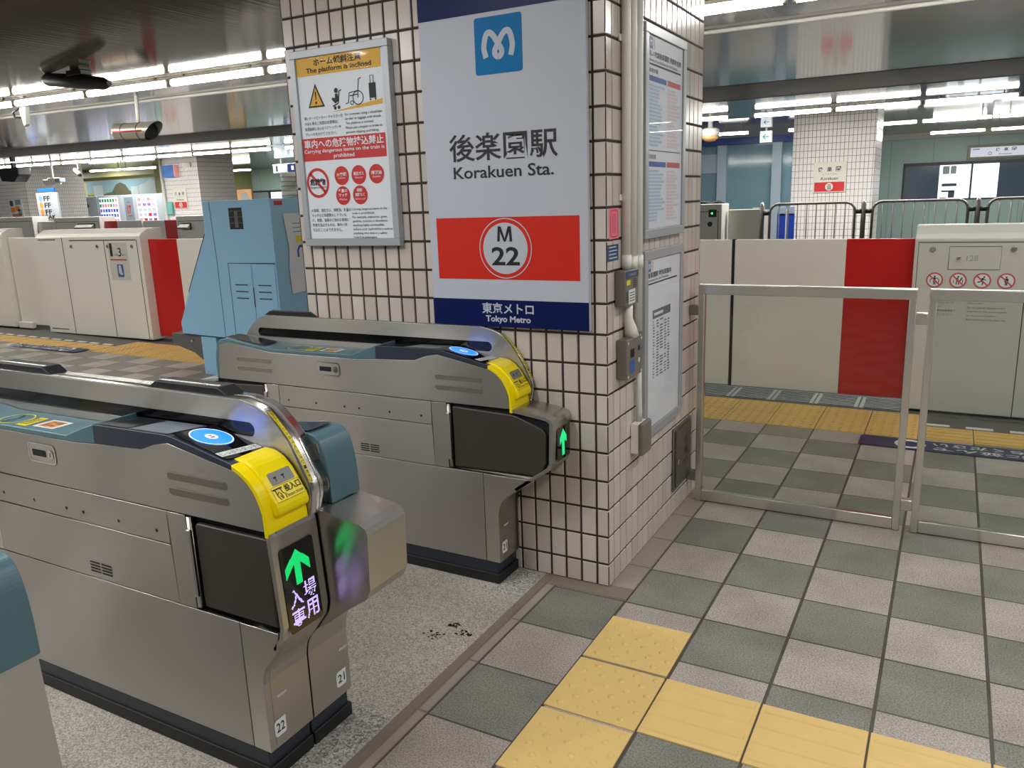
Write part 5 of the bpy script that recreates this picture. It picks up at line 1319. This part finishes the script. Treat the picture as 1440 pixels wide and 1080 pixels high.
bm = nb(); s1 = (v if v.y < 0 else -v) * .0995
tube(bm, [c - ax * .33 + s1, c + ax * .16 + s1], .009, 6); obj('stripe', bm, 'poster_red', t)
t = thing('ceiling_speaker', 'long black speaker bar hanging before the near lamp row', 'speaker', (-6.2, 1.2, 2.77))
bm = nb()
tube(bm, [(-6.72, 1.22, 2.725), (-6.66, 1.22, 2.72), (-6.2, 1.2, 2.66), (-5.84, 1.18, 2.605), (-5.76, 1.18, 2.60)], [.03, .058, .062, .054, .025], 10); obj('bar', bm, 'black', t)
bm = nb(); box(bm, -6.28, -6.08, 1.14, 1.26, 2.70, 2.75, 0, .01); box(bm, -6.22, -6.10, 1.15, 1.25, 2.745, 2.77); obj('mount', bm, 'black', t)
t = thing('cable_bracket', 'small white bracket with dark cable under the near lamps', 'bracket', (-8.85, 2.3, 2.79))
bm = nb(); prism(bm, [(-8.94, 2.74), (-8.80, 2.74), (-8.84, 2.55), (-8.88, 2.53)], 2.27, 2.32, 'y', 0, .004); box(bm, -8.88, -8.84, 2.28, 2.31, 2.73, 2.795); obj('plate', bm, 'hang_white', t)
bm = nb(); tube(bm, [(-8.92, 2.27, 2.73), (-9.05, 2.27, 2.70), (-9.03, 2.27, 2.64), (-8.92, 2.27, 2.63)], .012, 6); obj('cable', bm, 'black', t)
t = thing('black_speaker', 'boxy black speaker hanging at the left edge across the tracks', 'speaker', (-21.35, 9.3, 2.9))
bm = nb(); prism(bm, [(-21.75, 2.74), (-20.85, 2.76), (-20.85, 2.56), (-21.1, 2.39), (-21.65, 2.43)], 9.15, 9.5, 'y', 0, .02); obj('case', bm, 'black', t)
bm = nb(); box(bm, -21.35, -21.25, 9.28, 9.38, 2.72, 2.895); obj('mount', bm, 'black', t)
t = thing('bullet_camera', 'white box camera hanging before the left far pillar', 'camera', (-19.95, 9.5, 2.9))
bm = nb(); tube(bm, [(-19.94, 9.5, 2.90), (-19.94, 9.5, 2.42)], .025, 8); obj('rod', bm, 'hang_white', t)
bm = nb(); box(bm, -20.05, -19.76, 9.4, 9.6, 2.28, 2.45, 0, .02); prism(bm, [(-20.32, 2.42), (-20.05, 2.40), (-20.05, 2.26), (-20.20, 2.27)], 9.42, 9.58, 'y', 0, .01); obj('case', bm, 'hang_white', t)
bm = nb(); box(bm, -19.76, -19.56, 9.42, 9.58, 2.33, 2.43, 0, .01); obj('lens_hood', bm, 'mullion', t)
t = thing('small_camera', 'tiny white camera with black lens over the olive wall', 'camera', (-19.6, 10, 2.89))
bm = nb(); tube(bm, [(-19.6, 10, 2.89), (-19.6, 10, 2.66)], .015, 6); obj('rod', bm, 'hang_white', t)
bm = nb(); tube(bm, [(-19.74, 10, 2.66), (-19.54, 9.97, 2.53)], .05, 8); obj('case', bm, 'hang_white', t)
bm = nb(); tube(bm, [(-19.55, 9.97, 2.535), (-19.49, 9.96, 2.50)], .045, 8); obj('lens', bm, 'black', t)
t = thing('dome_camera', 'white and amber dome camera beside the tiled column', 'camera', (-3.07, 10.5, 2.73))
bm = nb(); tube(bm, [(-3.07, 10.5, 2.73), (-3.07, 10.5, 2.56)], .04, 10); tube(bm, [(-3.07, 10.5, 2.57), (-3.07, 10.5, 2.545), (-3.07, 10.5, 2.44)], [.10, .15, .15], 20); obj('base', bm, 'hang_white', t)
bm = nb(); tube(bm, [(-3.07, 10.5, 2.44), (-3.07, 10.5, 2.40), (-3.07, 10.5, 2.36), (-3.07, 10.5, 2.35)], [.145, .13, .08, .02], 20); obj('dome', bm, 'dome_orange', t)

# hanging signs
def hang_sign(x0, x1, z0, z1, y, label, face, draw=None, ceil=2.725):
    t = thing('hanging_sign', label, 'sign', ((x0 + x1) / 2, y, z0), 'hanging signs')
    bm = nb(); box(bm, x0, x1, y, y + .10, z0, z1, 0, .006); obj('case', bm, 'hang_white', t)
    bm = nb(); p = Pl(((x0 + x1) / 2, y, (z0 + z1) / 2), (1, 0, 0), (0, 0, 1)); w_, h_ = (x1 - x0) / 2 - .008, (z1 - z0) / 2 - .008
    p.rect(bm, -w_, w_, -h_, h_, .001, 0)
    mats = [face]
    if draw: mats += draw(p, bm, w_, h_)
    obj('face', bm, mats, t)
    bm = nb(); box(bm, (x0 + x1) / 2 - .012, (x0 + x1) / 2 + .012, y + .04, y + .06, z1, ceil + zo(x0)); obj('hanger', bm, 'lamp_channel', t)
def left_arrow(p, bm, w_, h_):
    k = min(w_, h_) * .62; p.stroke(bm, [(k, 0), (-k * .6, 0)], k * .24, .002, 1); p.poly(bm, [(-k, 0), (-k * .1, k * .75), (k * .2, k * .75), (-k * .5, 0)], .0024, 1); p.poly(bm, [(-k, 0), (-k * .1, -k * .75), (k * .2, -k * .75), (-k * .5, 0)], .0028, 1); return ['sign_green']
hang_sign(-2.24, -2.065, 2.522, 2.680, 10.5, 'upper white sign with green left arrow', 'sign_light', left_arrow)
hang_sign(-2.245, -2.060, 2.280, 2.465, 10.5, 'lower white sign with green left arrow', 'sign_light', left_arrow, 2.52)
def dots_dark(p, bm, w_, h_):
    for i in range(6): p.rect(bm, -w_ * .8 + i * w_ * .28, -w_ * .66 + i * w_ * .28, -h_ * .5, h_ * .5, .002, 1)
    return ['sign_light']
hang_sign(-12.69, -12.28, 2.245, 2.44, 10.0, 'white lit hanging sign with figure above the cabinet', 'sign_light', lambda p, bm, w_, h_: (p.rect(bm, -.12, -.06, -.06, .06, .002, 1), ['frame_dark'])[1], 2.46)
hang_sign(-12.26, -11.2, 2.245, 2.44, 10.0, 'navy hanging sign with white characters beside the column', 'sign_navy', dots_dark, 2.46)
hang_sign(-12.66, -11.2, 2.57, 2.79, 10.05, 'upper pale hanging sign behind the far lamps', 'mullion', lambda p, bm, w_, h_: ([p.rect(bm, -w_ + .1 + i * .18, -w_ + .2 + i * .18, -h_ * .7, h_ * .7, .002, 1) for i in range(7)], ['sign_light'])[1])

# station name plates on the far pillars
def name_plate(xc, zc_, w_, h_, y, label):
    t = thing('station_plate', label, 'sign', (xc, y, zc_ - h_ / 2), 'station name plates')
    bm = nb(); box(bm, xc - w_ / 2, xc + w_ / 2, y - .03, y - .001, zc_ - h_ / 2, zc_ + h_ / 2, 0, .004); obj('board', bm, 'sign_cream', t)
    p = Pl((xc, y - .03, zc_), (1, 0, 0), (0, 0, 1)); bm = nb()
    p.rect(bm, -w_ * .46, w_ * .46, -h_ * .47, -h_ * .16, .001, 0); p.disc(bm, 0, -h_ * .315, h_ * .125, .002, 1); big_m(p, bm, -h_ * .04, h_ * .04, -h_ * .29, -h_ * .23, .003, 2); p.text(bm, '22', -h_ * .065, h_ * .065, -h_ * .40, -h_ * .30, .003, 2, .03)
    for i, ch in enumerate('後楽園'): p.text(bm, ch, -w_ * .36 + i * w_ * .27, -w_ * .36 + i * w_ * .27 + h_ * .16, h_ * .18, h_ * .34, .001, 2, .02)
    p.text(bm, 'こうらくえん', -w_ * .22, w_ * .22, h_ * .07, h_ * .14, .001, 3); p.text(bm, 'Korakuen', -w_ * .26, w_ * .26, -h_ * .09, h_ * .01, .001, 2, .01)
    obj('print', bm, ['sign_red', 'sign_cream', 'ink', 'text_grey'], t)
name_plate(-1.318, 1.70, .545, .525, 12.0, 'cream station name plate on the far pillar behind the railing')
name_plate(-18.23, 1.83, .53, .53, 12.0, 'cream station name plate on the far pillar beside the vending machines')
# illuminated name sign on the green wall
t = thing('light_box', 'illuminated white station name sign on the green wall above the window', 'sign', (2.0, YW, 2.15))
bm = nb(); box(bm, .855, 3.6, YW - .12, YW - .002, 2.15, 2.53, 0, .01); obj('case', bm, 'frame_olive', t)
p = Pl((0, YW - .12, 0), (1, 0, 0), (0, 0, 1)); bm = nb(); p.rect(bm, .93, 3.5, 2.21, 2.46, .002, 0)
for i, ch in enumerate('後楽園'): p.text(bm, ch, 1.53 + i * .19, 1.64 + i * .19, 2.34, 2.43, .003, 1, .02)
p.ring(bm, 1.40, 2.29, .03, .045, .003, 2); p.text(bm, 'Korakuen', 1.62, 1.92, 2.25, 2.29, .003, 1); p.rect(bm, .98, 1.15, 2.40, 2.43, .003, 3)
obj('lit_face', bm, ['sign_light', 'ink', 'sign_red', 'mullion'], t)

# left pillar: blue sign, white pole, teal phone, beige plate
t = thing('blue_sign', 'blue square sign high on the pillar beside the vending machines', 'sign', (-18.42, 12, 2.4))
bm = nb(); box(bm, -18.71, -18.24, 11.88, 11.98, 2.42, 2.74, 0, .005); obj('board', bm, 'sign_blue', t)
bm = nb(); box(bm, -18.24, -18.20, 11.87, 11.985, 2.42, 2.74, 0, .004); obj('edge', bm, 'can_pink', t)
bm = nb(); tube(bm, [(-18.85, 11.95, 2.95), (-18.82, 11.95, .2)], .035, 8); tag(obj('white_pole', bm, 'hang_white'), 'thin white pole on the pillar beside the vending machines', 'pole')
bm = nb(); box(bm, -18.76, -18.55, 11.9, 11.985, 1.40, 1.76, 0, .04); tag(obj('teal_phone_box', bm, 'teal_green'), 'pale teal phone box on the pillar by the white pole', 'phone')
bm = nb(); box(bm, -17.93, -17.66, 11.95, 11.985, 2.66, 2.78, 0, .004); tag(obj('beige_plate', bm, 'sign_cream'), 'small beige plate high on the pillar right of the blue sign', 'plate')
# OFF PEAK board
zf = zo(-21)
t = thing('notice_board', 'white OFF PEAK notice board with coloured discs standing on the far platform', 'notice board', (-21.0, 10.4, zf))
k = (10.4 + 3.525) / (9.9 + 3.525)
bx0, bx1 = -22.30, -21.33; bz0, bz1 = 1.40, 2.13
bm = nb(); box(bm, bx0, bx1, 10.4, 10.46, bz0, bz1, 0, .01); box(bm, bx0 + .1, bx0 + .15, 10.41, 10.45, zf, bz0); box(bm, bx1 - .15, bx1 - .1, 10.41, 10.45, zf, bz0); obj('board', bm, 'mullion_pale', t)
p = Pl((bx0, 10.4, bz0), (1, 0, 0), (0, 0, 1)); bm = nb(); W = bx1 - bx0
for i, m_ in enumerate((1, 2, 2)):
    z = .50 - i * .185; p.disc(bm, .20, z + .07, .085, .002, m_, None, 20); p.text(bm, 'FF', .34, .64, z, z + .14, .002, 0, .03); p.disc(bm, .72, z + .03, .012, .002, 0, None, 8); p.disc(bm, .72, z + .10, .012, .002, 0, None, 8)
p.ring(bm, .20, .065, .05, .062, .002, 0); p.text(bm, 'P', .18, .222, .03, .10, .002, 0, .02); p.text(bm, 'EAK', .32, .80, .01, .12, .002, 0, .03)
obj('lettering', bm, ['ink', 'light_blue', 'orange'], t)
bm = nb(); box(bm, bx0 + .12, bx1 - .1, 10.4, 10.45, bz1 + .03, bz1 + .12, 0, .005); obj('header', bm, 'sign_blue', t)
# poster on the leftmost far pillar
bm = nb(); p = Pl((-26.05, 11.99, 1.72), (1, 0, 0), (0, 0, 1)); box(bm, -26.42, -25.70, 11.96, 11.99, 1.42, 2.05, 0, .004)
p2 = Pl((-26.06, 11.96, 1.73), (1, 0, 0), (0, 0, 1))
for a, b, c_, d_, m_ in ((-.30, -.12, .10, .28, 1), (0, .30, .14, .30, 2), (-.30, -.05, -.10, .06, 3), (-.02, .2, -.06, .10, 3), (-.25, .25, -.26, -.14, 4), (.1, .3, -.2, 0, 2)): p2.rect(bm, a, b, c_, d_, .002, m_)
tag(obj('small_poster', bm, ['poster_paper', 'can_dark', 'mural_grey', 'orange', 'can_brown']), 'colourful small poster on the leftmost far pillar', 'poster')
bm = nb(); box(bm, -27.45, -27.15, 12.4, 12.6, .3, 1.95, 0, .02); box(bm, -27.4, -27.2, 12.39, 12.4, 1.5, 1.9, 1); tag(obj('poster_rack', bm, ['can_blue', 'can_red']), 'blue and red poster rack at the left photo edge', 'rack')

# vending machines
def vending(x0, x1, label, grid, cols):
    y = 16.0; zb = zo((x0 + x1) / 2); t = thing('vending_machine', label, 'vending machine', ((x0 + x1) / 2, y + .4, zb), 'vending machines')
    bm = nb(); box(bm, x0, x1, y, y + .8, zb, 2.14, 0, .02); obj('body', bm, 'vend_white', t)
    if grid:
        gx0, gx1, gz0, gz1 = grid
        bm = nb(); box(bm, gx0, gx1, y - .02, y + .01, gz0, gz1, 0, .004); w_ = obj('display_window', bm, 'vend_light', t)
        p = Pl((gx0, y - .02, gz0), (1, 0, 0), (0, 0, 1)); bm = nb(); W, H = gx1 - gx0, gz1 - gz0
        nr, nc = 5, 4 if cols == 2 else 7
        for r in range(nr):
            for c_ in range(nc):
                m_ = random.choice((5, 3, 7, 7, 3, 1) if cols == 2 else ((2, 2, 5) if r > 3 else (0, 0, 3) if r in (1, 2) else (1, 2, 5) if r == 3 else (5, 5, 6)))
                a = W * (c_ + .14) / nc; b = a + W * .72 / nc; z = H * (r + .12) / nr
                p.rect(bm, a, b, z, z + H * .62 / nr, .003, m_)
        obj('drink_cans', bm, ['can_blue', 'can_red', 'can_green', 'can_violet', 'can_dark', 'can_pink', 'can_brown', 'can_pale'], w_)
    return t
t = vending(-29.2, -27.75, 'blank white vending machine side cabinet with round lock', None, 0)
bm = nb(); tube(bm, [(-28.35, 16.0, 1.80), (-28.35, 15.97, 1.80)], .07, 14); obj('lock', bm, 'frame_dark', t)
bm = nb(); box(bm, -28.70, -28.66, 15.995, 16.0, .4, 2.1); obj('panel_seam', bm, 'mullion', t)
vending(-27.72, -26.30, 'white vending machine with blue and green drink display', (-27.62, -26.55, 1.15, 2.07), 1)
t = vending(-26.28, -24.05, 'white vending machine with red figures and bright snack display', (-25.45, -24.42, 1.15, 2.05), 2)
bm = nb(); p = Pl((0, 16.0, 0), (1, 0, 0), (0, 0, 1)); p.rect(bm, -26.18, -25.7, 1.2, 2.05, .002, 0)
p.text(bm, '17', -26.06, -25.84, 1.45, 1.76, .003, 1, .05); p.rect(bm, -26.06, -25.8, 1.37, 1.40, .003, 1); p.rect(bm, -26.03, -25.88, 1.86, 1.885, .003, 2)
obj('side_print', bm, ['mullion', 'sign_red', 'text_grey'], t)
bm = nb(); box(bm, -16.05, -15.52, 12.0, 12.06, 1.70, 2.0, 0, .01); p = Pl((-15.78, 12, 1.85), (1, 0, 0), (0, 0, 1)); p.disc(bm, 0, -.06, .14, .002, 1); box(bm, -15.9, -15.85, 12.01, 12.05, .14, 1.7)
tag(obj('orange_board', bm, ['dome_orange', 'mural_grey']), 'pale orange board above the blue cabinet', 'board')
